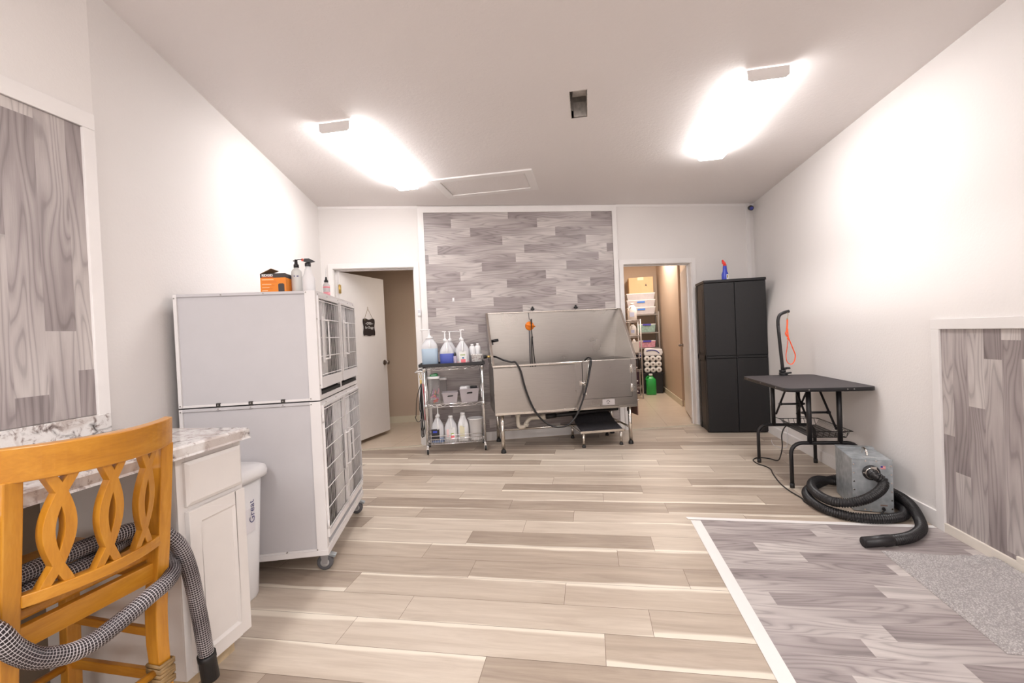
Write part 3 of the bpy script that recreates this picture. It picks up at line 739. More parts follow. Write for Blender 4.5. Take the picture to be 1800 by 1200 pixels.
# ---- counter stool, frame S: x = out of the back (towards the room), y = across the back, to the far side
def build_stool():
    t = thing('counter_stool', 'honey wooden counter stool with three interlaced oval slats in its back', 'stool', (-1.57, 0.86, 0), 'S')
    yl0, yl1, yr0, yr1 = 0.671, 0.707, 1.018, 1.054
    prof = [(-1.345, 0.0), (-1.380, 0.20), (-1.386, 0.38), (-1.373, 0.52), (-1.358, 0.64), (-1.343, 0.77), (-1.327, 0.925)]
    def post(y0, y1, taper):
        mb = MB(); fr = spline([(p[0], 0, p[1]) for p in prof], 5)
        poly = [(p.x, p.z) for p in fr] + [(p.x-(0.047 if p.z > 0.3 else 0.043), p.z) for p in reversed(fr)]
        n = len(poly); vs = [(p[0], y0+(taper*0.0), p[1]) for p in poly] + [(p[0], y1, p[1]) for p in poly]
        h = n//2; fs = []
        for i in range(h-1):
            a, b, c, d = i, i+1, n-2-i, n-1-i
            fs += [(a, b, c, d), (n+a, n+d, n+c, n+b), (a, n+a, n+b, b), (d, c, n+c, n+d)]
        fs += [(0, n-1, 2*n-1, n), (h-1, n+h-1, n+h, h)]
        mb.add(vs, fs); return mb
    part('back_post', post(yl0, yl1, 0), M_OAKV, t, 0.003); part('back_post', post(yr0, yr1, 0), M_OAKV, t, 0.003)
    # crest rail, bowed outwards in the middle
    def bow(y, lo=0.668, hi=1.060): u = (y-(lo+hi)/2)/((hi-lo)/2); return 1-u*u
    N = 20; ys = [0.668+(1.060-0.668)*i/N for i in range(N+1)]; vs = []
    for y in ys:
        b = bow(y)*0.066; zt = 1.000 - 0.004*bow(y); x = -1.345+b; zb = 0.920-0.004*bow(y)
        vs += [(x+0.006, y, zb), (x+0.012, y, zt), (x-0.020, y, zt+0.001), (x-0.026, y, zb)]
    fs = [(4*i+k, 4*i+(k+1) % 4, 4*i+4+(k+1) % 4, 4*i+4+k) for i in range(N) for k in range(4)] + [(3, 2, 1, 0), (4*N, 4*N+1, 4*N+2, 4*N+3)]
    mb = MB(); mb.add(vs, fs); part('crest_rail', mb, M_OAKH, t, 0.003)
    # lower curved rail
    N = 16; ys = [yl1-0.002+(yr0-yl1+0.004)*i/N for i in range(N+1)]; vs = []
    for y in ys:
        b = bow(y, yl1, yr0)*0.038; x = -1.355+b
        vs += [(x, y, 0.625), (x, y, 0.654), (x-0.030, y, 0.654), (x-0.030, y, 0.625)]
    fs = [(4*i+k, 4*i+(k+1) % 4, 4*i+4+(k+1) % 4, 4*i+4+k) for i in range(N) for k in range(4)] + [(3, 2, 1, 0), (4*N, 4*N+1, 4*N+2, 4*N+3)]
    mb = MB(); mb.add(vs, fs); part('lower_back_rail', mb, M_OAKH, t, 0.002)
    # three interlaced slats: two crossing bowed strips
    def slat(yc):
        mb = MB(); zb, zt, W = 0.653, 0.922, 0.0092; M_ = 26
        def xo(z, y):
            k = (z-0.655)/0.267
            lo = -1.355+bow(min(max(y, yl1), yr0), yl1, yr0)*0.038-0.004; hi = -1.345+bow(y)*0.066-0.002
            return lo+(hi-lo)*k
        for s in (1, -1):
            pts = []
            for i in range(M_+1):
                k = i/M_; z = zb+(zt-zb)*k
                # crossing below and above, oval in the middle
                if k < 0.17: o_ = -0.021*(1-k/0.17)
                elif k > 0.83: o_ = -0.021*((k-0.83)/0.17)
                else: o_ = 0.0185*sin(pi*(k-0.17)/0.66)
                pts.append((yc+s*o_, z))
            vs = []
            for i, (y, z) in enumerate(pts):
                a = pts[max(i-1, 0)]; b = pts[min(i+1, M_)]; d = Vector((b[0]-a[0], b[1]-a[1])).normalized(); nx, nz = -d.y, d.x
                w = W*(1.0+0.15*sin(pi*i/M_))
                if i in (0, M_): nx, nz = (-1.0 if True else 1), 0.0
                if nx > 0: nx, nz = -nx, -nz
                p = (y+nx*w, z+nz*w); q = (y-nx*w, z-nz*w)
                for (yy, zz) in (p, q):
                    zz = min(max(zz, zb-0.002), zt+0.002); vs += [(xo(zz, yy), yy, zz), (xo(zz, yy)-0.024, yy, zz)]
            fs = []
            for i in range(M_):
                a = 4*i; fs += [(a, a+2, a+6, a+4), (a+1, a+5, a+7, a+3), (a, a+4, a+5, a+1), (a+2, a+3, a+7, a+6)]
            fs += [(0, 1, 3, 2), (4*M_, 4*M_+2, 4*M_+3, 4*M_+1)]
            mb.add(vs, fs)
        part('oval_slat', mb, M_OAKV, t, 0.001)
    for yc in (0.763, 0.8625, 0.962): slat(yc)
    # seat and its rails
    mb = MB(); fl = -1.785
    mb.prism([(-1.402, yl0+0.005), (-1.402, yr1-0.005), (-1.53, yr1+0.012), (fl+0.02, yr1+0.012), (fl, yr1-0.01), (fl, yl0+0.01), (fl+0.02, yl0-0.012), (-1.53, yl0-0.012)], 'z', 0.578, 0.603)
    part('seat', mb, M_OAKX, t, 0.006)
    mb = MB(); mb.box(-1.408, -1.386, yl1-0.001, yr0+0.001, 0.515, 0.569); part('rear_apron', mb, M_OAKH, t, 0.002)
    mb = MB(); mb.box(-1.775, -1.755, yl0+0.03, yr1-0.03, 0.515, 0.578); part('front_apron', mb, M_OAKH, t, 0.002)
    for y in (yl0+0.006, yr1-0.026):
        mb = MB(); mb.box(-1.755, -1.425, y, y+0.02, 0.515, 0.578); part('side_apron', mb, M_OAKX, t, 0.002)
    for y0 in (yl0, yr0):
        mb = MB(); mb.bar((-1.765, y0+0.018, 0.577), (-1.785, y0+0.018, 0.0), 0.036, 0.04, (0, 1, 0)); part('front_leg', mb, M_OAKV, t, 0.003)
        mb = MB(); mb.bar((-1.78, y0+0.018, 0.205), (-1.42, y0+0.018, 0.215), 0.018, 0.03); part('side_stretcher', mb, M_OAKX, t, 0.003)
        mb = MB(); mb.bar((-1.775, y0+0.018, 0.350), (-1.42, y0+0.018, 0.345), 0.016, 0.026); part('side_stretcher', mb, M_OAKX, t, 0.003)
    mb = MB(); mb.cyl((-1.402, yl1-0.01, 0.235), (-1.402, yr0+0.01, 0.235), 0.0115, 14); part('rear_stretcher', mb, M_OAKH, t)
    mb = MB(); mb.cyl((-1.780, yl1-0.01, 0.20), (-1.780, yr0+0.01, 0.20), 0.0125, 14); part('footrest', mb, M_OAKH, t)
    # packing-tape binding round the far rear leg
    mb = MB()
    for k in range(7):
        z = 0.195+k*0.010; h = 0.0065; x1 = -1.3795; dz = 0.004*sin(k*2.1)
        q = [(x1+0.002, yr0-0.0035, z+dz), (x1+0.002, yr1+0.0035, z-dz), (x1-0.0495, yr1+0.0035, z), (x1-0.0495, yr0-0.0035, z+dz)]
        mb.tube([q[0], q[1], q[2], q[3]], h, 6, closed=True, sq=0.5)
    part('tape_binding', mb, plain('brown_tape_binding', srgb(150, 122, 82), 0.4, var=0.25, vs=60), t)
build_stool()

# ---- woven-look grey hose hung round the stool
def net_hose():
    t = NT('mesh_covered_hose'); uvn = t.node('ShaderNodeUVMap'); uvn.uv_map = 'uv'
    sx = t.node('ShaderNodeSeparateXYZ'); t.link(uvn.outputs[0], sx.inputs[0])
    def lines(sock, mul, width):
        f = t.math('FRACT', t.math('MULTIPLY', sock, mul)); d = t.math('ABSOLUTE', t.math('SUBTRACT', f, 0.5))
        return t.math('LESS_THAN', d, width)
    a = lines(sx.outputs[0], 20.0, 0.075); b = lines(sx.outputs[1], 1/0.0075, 0.10)
    k = t.math('MAXIMUM', a, b)
    c = t.mix(k, srgb(38, 31, 36), srgb(190, 184, 186)); t.base(c, 0.35)
    t.bump(k, 0.6, 0.0015); return t.m
M_NET = net_hose()
def ribbed(pts, r, pitch, amp):
    P = resample(spline(pts, 14), pitch/4); rr = [r + amp*(1 if (i//2) % 2 else -1) for i in range(len(P))]
    return P, rr
t = thing('grey_vacuum_hose', 'grey mesh-patterned hose looped round the wooden stool, black cuff hanging down', 'hose', (-1.40, 0.87, 0.5), 'S')
path = [(-1.395, 1.182, 0.150), (-1.395, 1.172, 0.235), (-1.395, 1.162, 0.32), (-1.395, 1.150, 0.405), (-1.395, 1.135, 0.49), (-1.395, 1.115, 0.56), (-1.402, 1.090, 0.608), (-1.425, 1.060, 0.645),
        (-1.445, 1.01, 0.668), (-1.450, 0.93, 0.672), (-1.450, 0.85, 0.672), (-1.440, 0.76, 0.672), (-1.425, 0.70, 0.672), (-1.385, 0.647, 0.660), (-1.345, 0.634, 0.635),
        (-1.326, 0.648, 0.606), (-1.323, 0.668, 0.563), (-1.323, 0.702, 0.519), (-1.323, 0.735, 0.497), (-1.323, 0.769, 0.482), (-1.323, 0.802, 0.476), (-1.323, 0.841, 0.479), (-1.323, 0.904, 0.494), (-1.324, 0.959, 0.510), (-1.332, 1.005, 0.516), (-1.360, 1.052, 0.519),
        (-1.400, 1.082, 0.523), (-1.445, 1.108, 0.530), (-1.490, 1.112, 0.552), (-1.512, 1.088, 0.602), (-1.505, 1.035, 0.628), (-1.470, 0.95, 0.627), (-1.440, 0.87, 0.627), (-1.432, 0.79, 0.627), (-1.430, 0.72, 0.627), (-1.425, 0.655, 0.622), (-1.41, 0.60, 0.60)]
P, rr = ribbed(path, 0.0222, 0.0072, 0.0006)
mb = MB(); mb.tube(P, rr, 24); part('hose_tube', mb, M_NET, t)
mb = MB(); d = (P[0]-P[6]).normalized(); c0_ = P[0]-d*0.03; mb.tube([c0_, c0_+d*0.018, c0_+d*0.02, c0_+d*0.092], [0.0275, 0.0275, 0.0258, 0.0268], 24); part('cuff', mb, M_RUBBER, t)
# ------------------------------------------------------------------ dog cage bank, frame B
def cage_bank():
    t = thing('dog_cage_bank', 'tall white-grey steel dog cage bank on casters against the wall', 'dog cage', (-1.03, 2.84, 0), 'B')
    u0, u1, v0, v1 = -1.372, -0.70, 2.40, 3.285; zb, zs, zt = 0.128, 0.906, 1.476; g = 0.003
    def module(name, a, b):
        mb = MB(); th = 0.006
        mb.box(u0, u1-0.02, v0+0.012, v0+0.012+th, a, b); mb.box(u0, u1-0.02, v1-0.018, v1-0.012, a, b)
        mb.box(u0, u0+th, v0+0.018, v1-0.018, a, b); mb.box(u0, u1-0.004, v0+0.001, v1, b-0.014, b); mb.box(u0+0.02, u1-0.004, v0+0.018, v1-0.018, a+0.004, a+0.02)
        part(name, mb, [M_CAGE], t, 0.001)
        mb = MB(); mb.box(u0+0.012, u0+0.016, v0+0.03, v1-0.03, a+0.022, b-0.02); mb.box(u0+0.02, u1-0.03, (v0+v1)/2-0.004, (v0+v1)/2+0.004, a+0.022, b-0.02); mb.box(u0+0.02, u1-0.045, v1-0.026, v1-0.022, a+0.022, b-0.02); part('shade_liner', mb, M_CAGESHADE, t)
        mb = MB(); w = 0.016
        for (p, q) in ((u0, u0+w), (u1-0.052, u1-0.040)): mb.box(p, q, v0, v0+0.012, a, b)
        mb.box(u0+w, u1-0.052, v0+0.006, v0+0.012, a, a+0.012); mb.box(u0+w, u1-0.052, v0+0.006, v0+0.012, b-0.012, b)
        for (p, q) in ((v0, v0+0.032), (v1-0.022, v1)): mb.box(u1-0.040, u1, p, q, a, b)
        mb.box(u1-0.02, u1, v0+0.032, v1-0.022, b-0.028, b); mb.box(u1-0.02, u1, v0+0.032, v1-0.022, a, a+0.024)
        part('corner_frame', mb, M_CAGEW, t, 0.0012)
    module('upper_cabinet', zs+g, zt); module('lower_cabinet', zb, zs-g)
    mb = MB(); mb.box(u0+0.004, u1, v0+0.014, v1-0.018, zb-0.018, zb-0.001); mb.box(u0, u1+0.003, v0-0.002, v0+0.014, zb-0.022, zb+0.004); mb.box(u1-0.004, u1+0.004, v0, v1, zb-0.022, zb+0.012); part('base_frame', mb, M_CAGEW, t, 0.001)
    mb = MB(); mb.box(u1-0.022, u1-0.004, 2.838, 2.868, zs+g+0.024, zt-0.028); part('centre_post', mb, M_CAGEW, t, 0.001)
    mb = MB(); mb.box(-1.05, -1.04, v0+0.018, v1-0.018, zs+0.02, zt-0.015)
    mb2 = MB()
    # inner liners: pale panels just inside the bars over the hinge half of each door
    def door(va, vb, za, zc, hinge_lo, handle, panel, nm):
        """frame, wire grille, light panel behind part of the grille, latch"""
        U = u1+0.010; w = 0.013
        mb = MB(); mb.box(U-0.012, U, va, va+w, za, zc); mb.box(U-0.012, U, vb-w, vb, za, zc); mb.box(U-0.012, U, va+w, vb-w, zc-w, zc); mb.box(U-0.012, U, va+w, vb-w, za, za+w+(0.045 if nm == 'upper' else 0.02))
        d = part('door', mb, M_CAGEW, t, 0.001)
        mb = MB(); n = int((vb-va-0.02)/0.0250)
        zl = za+w+(0.045 if nm == 'upper' else 0.02)
        for i in range(1, n+1):
            v = va+w+(vb-va-2*w)*i/(n+1); mb.tube([(U-0.008, v, zl-0.004), (U-0.008, v, zc-w+0.004)], 0.0014, 6)
        k = 4 if nm == 'upper' else 6
        for i in range(k+1):
            z = zl+0.012+(zc-w-zl-0.024)*i/k; mb.tube([(U-0.003, va+0.004, z), (U-0.003, vb-0.004, z)], 0.0026, 6)
        part('wire_grille', mb, M_CAGEW, d)
        a, b = panel; mb = MB(); mb.box(U-0.024, U-0.018, a, b, zl, zc-w); part('shield_panel', mb, M_CAGEIN, d)
        hz0, hz1, hv = handle
        mb = MB(); mb.box(U, U+0.006, hv-0.016, hv+0.016, hz0-0.02, hz1+0.02); part('latch_plate', mb, M_CAGEW, d, 0.001)
        s = 1 if hinge_lo is False else -1
        mb = MB(); e = hv+0.022; mb.tube([(U+0.006, e-0.02, hz1), (U+0.012, e, hz1), (U+0.016, e+0.035, hz1), (U+0.016, e+0.035, hz1-0.01), (U+0.016, e+0.035, hz0+0.01), (U+0.016, e+0.035, hz0), (U+0.012, e, hz0), (U+0.006, e-0.02, hz0)], 0.0045, 8); part('handle', mb, M_CAGEW, d)
        hvv = vb+0.001 if hinge_lo is False else va-0.001
        for z in (za+0.07, zc-0.07):
            mb = MB(); mb.cyl((U-0.004, hvv, z-0.022), (U-0.004, hvv, z+0.022), 0.006, 10); part('hinge', mb, M_CAGEW, d)
        return d
    door(2.418, 2.832, 0.968, 1.452, False, (1.12, 1.325, 2.470), (2.432, 2.60), 'upper')
    door(2.872, 3.270, 0.968, 1.452, False, (1.13, 1.325, 2.915), (2.886, 3.06), 'upper')
    door(2.418, 2.848, 0.190, 0.882, True, (0.46, 0.65, 2.822), (2.66, 2.835), 'lower')
    door(2.862, 3.272, 0.190, 0.882, False, (0.46, 0.65, 2.905), (2.876, 3.05), 'lower')
    # pull-out tray lips below the upper doors
    for a, b in ((2.40+0.034, 2.832), (2.872, 3.262)):
        mb = MB(); mb.box(u1-0.05, u1-0.003, a, b, 0.934, 0.952); part('tray_slot', mb, M_DARK, t)
    mb = MB(); mb.box(u0+0.05, u1-0.03, v0+0.05, v1-0.05, 0.150, 0.158); part('floor_grate', mb, M_DARK, t)
    # clips holding the two cabinets together
    for u in (-1.191, -1.038, -0.883):
        mb = MB(); mb.box(u-0.010, u+0.010, v0+0.003, v0+0.0125, zs-0.019, zs+0.019); c = part('joining_clip', mb, M_SCREWD, t, 0.0015)
        mb = MB()
        for dz in (-0.010, 0.010): mb.cyl((u, v0+0.0035, zs+dz), (u, v0+0.0005, zs+dz), 0.0035, 10)
        part('screw', mb, M_SCREW, c)
    mb = MB()
    for (u, z) in ((-1.366, zt-0.02), (-1.15, zt-0.008), (-0.95, zt-0.008), (-0.745, zt-0.008), (-1.364, zs+0.014), (-1.364, zs-0.016), (-0.745, zs+0.014), (-0.745, zs-0.016), (-1.364, zb+0.012), (-0.9, zb+0.010), (-0.75, zb+0.01)):
        mb = MB(); mb.cyl((u, v0+0.006, z), (u, v0-0.002, z), 0.0036, 10); part('screw', mb, M_SCREW, t)
    for (v, z) in ((2.45, zt-0.014), (2.62, zt-0.014), (2.85, zt-0.014), (3.1, zt-0.014), (3.25, zt-0.014), (2.414, 1.33), (2.414, 0.985), (2.5, zs-0.018), (2.7, zs-0.018), (2.95, zs-0.018), (3.2, zs-0.018), (2.855, 1.38), (2.855, 1.0)):
        mb = MB(); mb.cyl((u1-0.005, v, z), (u1+0.002, v, z), 0.0034, 10); part('screw', mb, M_SCREW, t)
    def caster(cu, cv, brake):
        mb = MB(); mb.box(cu-0.03, cu+0.03, cv-0.03, cv+0.03, zb-0.028, zb-0.022); mb.cyl((cu, cv, zb-0.022), (cu, cv, zb-0.045), 0.016, 16)
        for s in (-1, 1): mb.prism([(cu-0.022, 0.094), (cu+0.022, 0.094), (cu+0.014, 0.036), (cu-0.010, 0.036)], 'y', cv+s*0.017-0.0015, cv+s*0.017+0.0015)
        mb.box(cu-0.022, cu+0.022, cv-0.018, cv+0.018, 0.088, 0.094)
        c = part('caster', mb, plain('zinc_caster', (0.42, 0.42, 0.44), 0.4, 0.7), t)
        mb = MB(); M = Matrix.Rotation(radians(90), 4, 'X')
        mb.lathe((cu, cv, 0.042), [(0.012, -0.013), (0.034, -0.013), (0.041, -0.009), (0.042, 0.0), (0.041, 0.009), (0.034, 0.013), (0.012, 0.013)], 28, M=M); part('wheel', mb, plain('grey_wheel_rubber', (0.12, 0.12, 0.13), 0.5), c)
        mb = MB(); mb.lathe((cu, cv, 0.042), [(1e-4, -0.015), (0.022, -0.0145), (0.024, 0.0), (0.022, 0.0145), (1e-4, 0.015)], 20, M=M); part('hub', mb, plain('light_hub', (0.5, 0.5, 0.5), 0.4), c)
        if brake:
            mb = MB(); mb.bar((cu+0.012, cv, 0.088), (cu+0.055, cv, 0.070), 0.032, 0.014, (0, 0, 1)); part('brake_pedal', mb, M_GALV, c, 0.002)
    caster(-0.735, 2.47, True); caster(-0.735, 3.235, True); caster(-1.32, 2.47, False); caster(-1.32, 3.235, False)
M_CAGESHADE = plain('painted_cage_shade', (0.03, 0.028, 0.028), 0.6)  # shade deep inside the cages, put into the liner's near-black colour
M_SCREWD = plain('dark_bronze_clip', (0.05, 0.045, 0.042), 0.45, 0.4)
cage_bank()

# ------------------------------------------------------------------ things on the cages
ZT = 1.476
M_ORANGE = plain('orange_carton_print', srgb(240, 140, 30), 0.45, var=0.02)
M_CHAR = plain('charcoal_carton_print', srgb(62, 54, 54), 0.5)
M_KRAFT = plain('kraft_cardboard', srgb(140, 108, 78), 0.8, var=0.06)
t = thing('orange_filter_carton', 'orange and charcoal product carton with an open flap on top of the cages', 'box', (-0.925, 2.515, ZT), 'B')
a0, a1, b0, b1, z0, z1 = -0.988, -0.862, 2.47, 2.575, ZT, ZT+0.103
mb = MB(); mb.box(a0, a1, b0, b1, z0, z1-0.022); part('carton_body', mb, M_ORANGE, t, 0.001)
mb = MB(); mb.box(a0, a1, b0, b1, z1-0.022, z1); part('carton_top_band', mb, M_CHAR, t, 0.001)
mb = MB(); mb.add([(a0, b0+0.01, z1), (a0, b1-0.01, z1), (a0+0.060, b1-0.01, z1+0.024), (a0+0.052, b0+0.01, z1+0.026), (a0, b0+0.01, z1+0.002), (a0, b1-0.01, z1+0.002), (a0+0.060, b1-0.01, z1+0.026), (a0+0.052, b0+0.01, z1+0.028)],
      [(0, 1, 2, 3), (4, 7, 6, 5), (0, 3, 7, 4), (1, 5, 6, 2), (3, 2, 6, 7), (0, 4, 5, 1)]); part('open_flap', mb, M_KRAFT, t)
MF = Matrix(((1, 0, 0, 0), (0, 0, -1, b0-0.0012), (0, 1, 0, 0), (0, 0, 0, 1)))
mb = MB(); text_mesh('RIDGID', 0.0165, Matrix.Translation((a0+0.036, 0, z1-0.0105)) @ MF, mb, bold=0.0007, sx=1.0); part('brand_lettering', mb, M_WHITEINK, t)
mb = MB(); mb.box(a0+0.008, a0+0.064, b0-0.001, b0, z1-0.0205, z1-0.0178); part('logo_underline', mb, plain('deep_orange_print', srgb(226, 100, 30), 0.5), t)
mb = MB()
for (w, z, h) in ((0.058, 0.030, 0.004), (0.046, 0.056, 0.003), (0.036, 0.072, 0.003), (0.028, 0.088, 0.003)): mb.box(a0+0.008, a0+0.008+w, b0-0.0008, b0, z1-z-h, z1-z)
part('white_print_lines', mb, plain('cream_print', srgb(255, 214, 170), 0.5), t)
mb = MB()
for (w, z) in ((0.07, 0.040), (0.072, 0.046), (0.060, 0.063), (0.05, 0.079)): mb.box(a0+0.010, a0+0.010+w, b0-0.0007, b0, z1-z-0.002, z1-z)
part('orange_print_lines', mb, plain('rust_print', srgb(222, 112, 24), 0.5), t)
mb = MB(); mb.prism([(a0+0.088, z0+0.008), (a0+0.118, z0+0.008), (a0+0.118, z0+0.045), (a0+0.112, z0+0.050), (a0+0.094, z0+0.050), (a0+0.088, z0+0.045)], 'y', b0-0.001, b0); part('filter_picture', mb, M_CHAR, t)

def spray_nozzle(mb_parts): pass
# slim frosted bottle with a black mister cap
t = thing('mister_bottle', 'frosted bottle with a small black pump cap beside the orange carton', 'bottle', (-0.832, 2.55, ZT), 'B')
mb = MB(); mb.lathe((-0.832, 2.55, ZT), [(0.024, 0), (0.027, 0.004), (0.027, 0.118), (0.022, 0.130), (0.012, 0.138), (0.011, 0.146), (1e-4, 0.146)], 28); part('bottle_body', mb, plain('frosted_grey_plastic', (0.66, 0.66, 0.64), 0.35), t)
mb = MB(); mb.lathe((-0.832, 2.55, ZT), [(0.0135, 0.142), (0.0135, 0.158), (0.009, 0.163), (0.0075, 0.186), (1e-4, 0.187)], 20); mb.cyl((-0.832, 2.55, ZT+0.178), (-0.842, 2.538, ZT+0.178), 0.003, 8); part('pump_cap', mb, M_BLACKP, t)
mb = MB(); mb.box(-0.824, -0.814, 2.5226, 2.5236, ZT+0.09, ZT+0.096); mb.box(-0.838, -0.833, 2.522, 2.523, ZT+0.09, ZT+0.097); part('printed_marks', mb, plain('navy_print', srgb(70, 70, 120), 0.5), t)
# white trigger spray bottle
t = thing('trigger_spray_bottle', 'white spray bottle with a black and red trigger head on the cages', 'spray bottle', (-0.775, 2.56, ZT), 'B')
mb = MB(); mb.lathe((-0.775, 2.56, ZT), [(0.031, 0), (0.034, 0.005), (0.034, 0.082), (0.029, 0.094), (0.022, 0.110), (0.017, 0.135), (0.0125, 0.140), (0.0125, 0.152), (1e-4, 0.152)], 28, 1.0, 0.8); part('bottle_body', mb, M_WPLAST, t)
mb = MB(); mb.lathe((-0.775, 2.56, ZT), [(0.0155, 0.150), (0.0155, 0.166), (0.012, 0.170), (1e-4, 0.170)], 20)
mb.prism([(-0.795, ZT+0.176), (-0.790, ZT+0.192), (-0.765, ZT+0.192), (-0.738, ZT+0.178), (-0.740, ZT+0.174), (-0.765, ZT+0.170)], 'y', 2.551, 2.569); part('trigger_head', mb, M_BLACKP, t, 0.001)
mb = MB(); mb.box(-0.806, -0.795, 2.553, 2.567, ZT+0.180, ZT+0.192); part('nozzle', mb, plain('red_nozzle', srgb(226, 92, 70), 0.4), t)
mb = MB(); mb.tube(spline([(-0.800, 2.555, ZT+0.186), (-0.822, 2.55, ZT+0.186), (-0.829, 2.548, ZT+0.176)], 5), 0.0025, 8); part('trigger', mb, M_BLACKP, t)
mb = MB(); mb.box(-0.8105, -0.8085, 2.548, 2.572, ZT+0.004, ZT+0.078); part('side_label', mb, plain('orange_red_label', srgb(226, 120, 90), 0.5), t)
# pink bottle with a thin dropper
t = thing('pink_dropper_bottle', 'small pink-labelled bottle with a black dropper cap near the hinge-side edge of the cages', 'bottle', (-0.79, 2.96, ZT), 'B')
mb = MB(); mb.lathe((-0.79, 2.96, ZT), [(0.018, 0), (0.0205, 0.004), (0.0205, 0.092), (0.016, 0.104), (0.009, 0.110), (0.009, 0.116), (1e-4, 0.116)], 24); part('bottle_body', mb, glassy('clear_soft_plastic', (0.85, 0.83, 0.84), 0.2, 0.4), t)
mb = MB(); mb.lathe((-0.79, 2.96, ZT), [(0.0125, 0.112), (0.0125, 0.123), (0.007, 0.130), (0.005, 0.146), (1e-4, 0.147)], 18); part('cap', mb, M_BLACKP, t)
mb = MB(); mb.cyl((-0.79, 2.96, ZT+0.145), (-0.79, 2.96, ZT+0.20), 0.0012, 6); part('dropper_tip', mb, M_CAGE, t)
mb = MB(); mb.lathe((-0.79, 2.96, ZT), [(0.0208, 0.002), (0.0210, 0.05), (0.0208, 0.05)], 24); part('pink_liquid', mb, plain('pink_liquid', srgb(248, 170, 180), 0.35), t)
mb = MB(); mb.lathe((-0.79, 2.96, ZT), [(0.0211, 0.078), (0.0213, 0.084), (0.0211, 0.084)], 24); part('pink_band', mb, plain('hot_pink', srgb(244, 110, 126), 0.45), t)
# ------------------------------------------------------------------ shelf cart with its bottles, frame B
def wire_cart():
    t = thing('wire_shelf_cart', 'chrome three-tier wire cart on casters left of the steel wash tub', 'cart', (-0.03, 4.86, 0), 'B')
    u0, u1, v0, v1 = -0.325, 0.275, 4.69, 5.00
    for (u, v) in ((u0, v0), (u1, v0), (u0, v1), (u1, v1)):
        mb = MB(); mb.cyl((u, v, 0.085), (u, v, 0.915), 0.0125, 16)
        p = part('post', mb, M_CHROME, t)
        mb = MB(); mb.cyl((u, v, 0.062), (u, v, 0.088), 0.015, 12)
        for s in (-1, 1): mb.box(u-0.012, u+0.012, v+s*0.014-0.001, v+s*0.014+0.001, 0.022, 0.068)
        mb.box(u-0.012, u+0.012, v-0.014, v+0.014, 0.062, 0.068)
        c = part('caster', mb, M_CHROME, t)
        mb = MB(); M = Matrix.Rotation(radians(90), 4, 'Y')
        mb.lathe((u, v, 0.030), [(1e-4, -0.010), (0.026, -0.010), (0.030, -0.005), (0.030, 0.005), (0.026, 0.010), (1e-4, 0.010)], 20, M=M); part('wheel', mb, M_RUBBER, c)
    def shelf(z, rail=False):
        mb = MB()
        for zz in (z, z-0.030):
            for v in (v0, v1): mb.tube([(u0, v, zz), (u1, v, zz)], 0.0032, 8)
            for u in (u0, u1): mb.tube([(u, v0, zz), (u, v1, zz)], 0.0032, 8)
        n = 14
        for v in (v0, v1):
            pts = [(u0+0.012+(u1-u0-0.024)*i/n, v, z-0.003 if i % 2 else z-0.027) for i in range(n+1)]; mb.tube(pts, 0.0024, 6)
        for i in range(25):
            u = u0+0.012+(u1-u0-0.024)*i/24; mb.tube([(u, v0, z+0.001), (u, v1, z+0.001)], 0.0016, 5)
        for v in (v0+0.1, v1-0.1): mb.tube([(u0, v, z-0.004), (u1, v, z-0.004)], 0.003, 6)
        part('wire_shelf', mb, M_CHROME, t)
        mb = MB()
        for (u, v) in ((u0, v0), (u1, v0), (u0, v1), (u1, v1)): mb.cyl((u, v, z-0.034), (u, v, z+0.006), 0.0165, 14)
        part('shelf_collars', mb, M_CHROME, t)
    shelf(0.902); shelf(0.515)
    mb = MB()
    z = 0.098
    for v in (v0, v1): mb.tube([(u0, v, z), (u1, v, z)], 0.0032, 8)
    for u in (u0, u1): mb.tube([(u, v0, z), (u, v1, z)], 0.0032, 8)
    for i in range(25):
        u = u0+0.012+(u1-u0-0.024)*i/24; mb.tube([(u, v0, 0.15), (u, v0, z), (u, v1, z), (u, v1, 0.15)], 0.0016, 5)
    for zz in (0.150, 0.186):
        for v in (v0, v1): mb.tube([(u0, v, zz), (u1, v, zz)], 0.0038, 8)
        for u in (u0, u1): mb.tube([(u, v0, zz), (u, v1, zz)], 0.0038, 8)
    part('bottom_basket_shelf', mb, M_CHROME, t)
    mb = MB(); mb.tube(spline([(u0, v0+0.01, 0.865), (-0.36, v0-0.002, 0.868), (-0.405, v0+0.02, 0.86), (-0.425, v0+0.10, 0.853), (-0.425, v1-0.10, 0.853), (-0.405, v1-0.02, 0.86), (-0.36, v1, 0.868), (u0, v1-0.01, 0.865)], 6), 0.011, 12); part('push_handle', mb, M_CHROME, t)
wire_cart()
mb = MB(); z = 0.906
mb.prism([(-0.372, 4.665), (0.300, 4.665), (0.300, 5.02), (-0.372, 5.02)], 'z', z+0.0035, z+0.007)
for (a, b, c, d) in ((-0.378, 0.306, 4.655, 4.667), (-0.378, 0.306, 5.018, 5.03), (-0.378, -0.366, 4.667, 5.018), (0.294, 0.306, 4.667, 5.018)): mb.box(a, b, c, d, z+0.0035, z+0.034)
single('serving_tray', mb, M_BLACKP, 'black rimmed tray covering the top of the wire cart', 'tray', (-0.035, 4.84, z+0.0035), 'B', bevel=0.003)
TZ = z+0.007

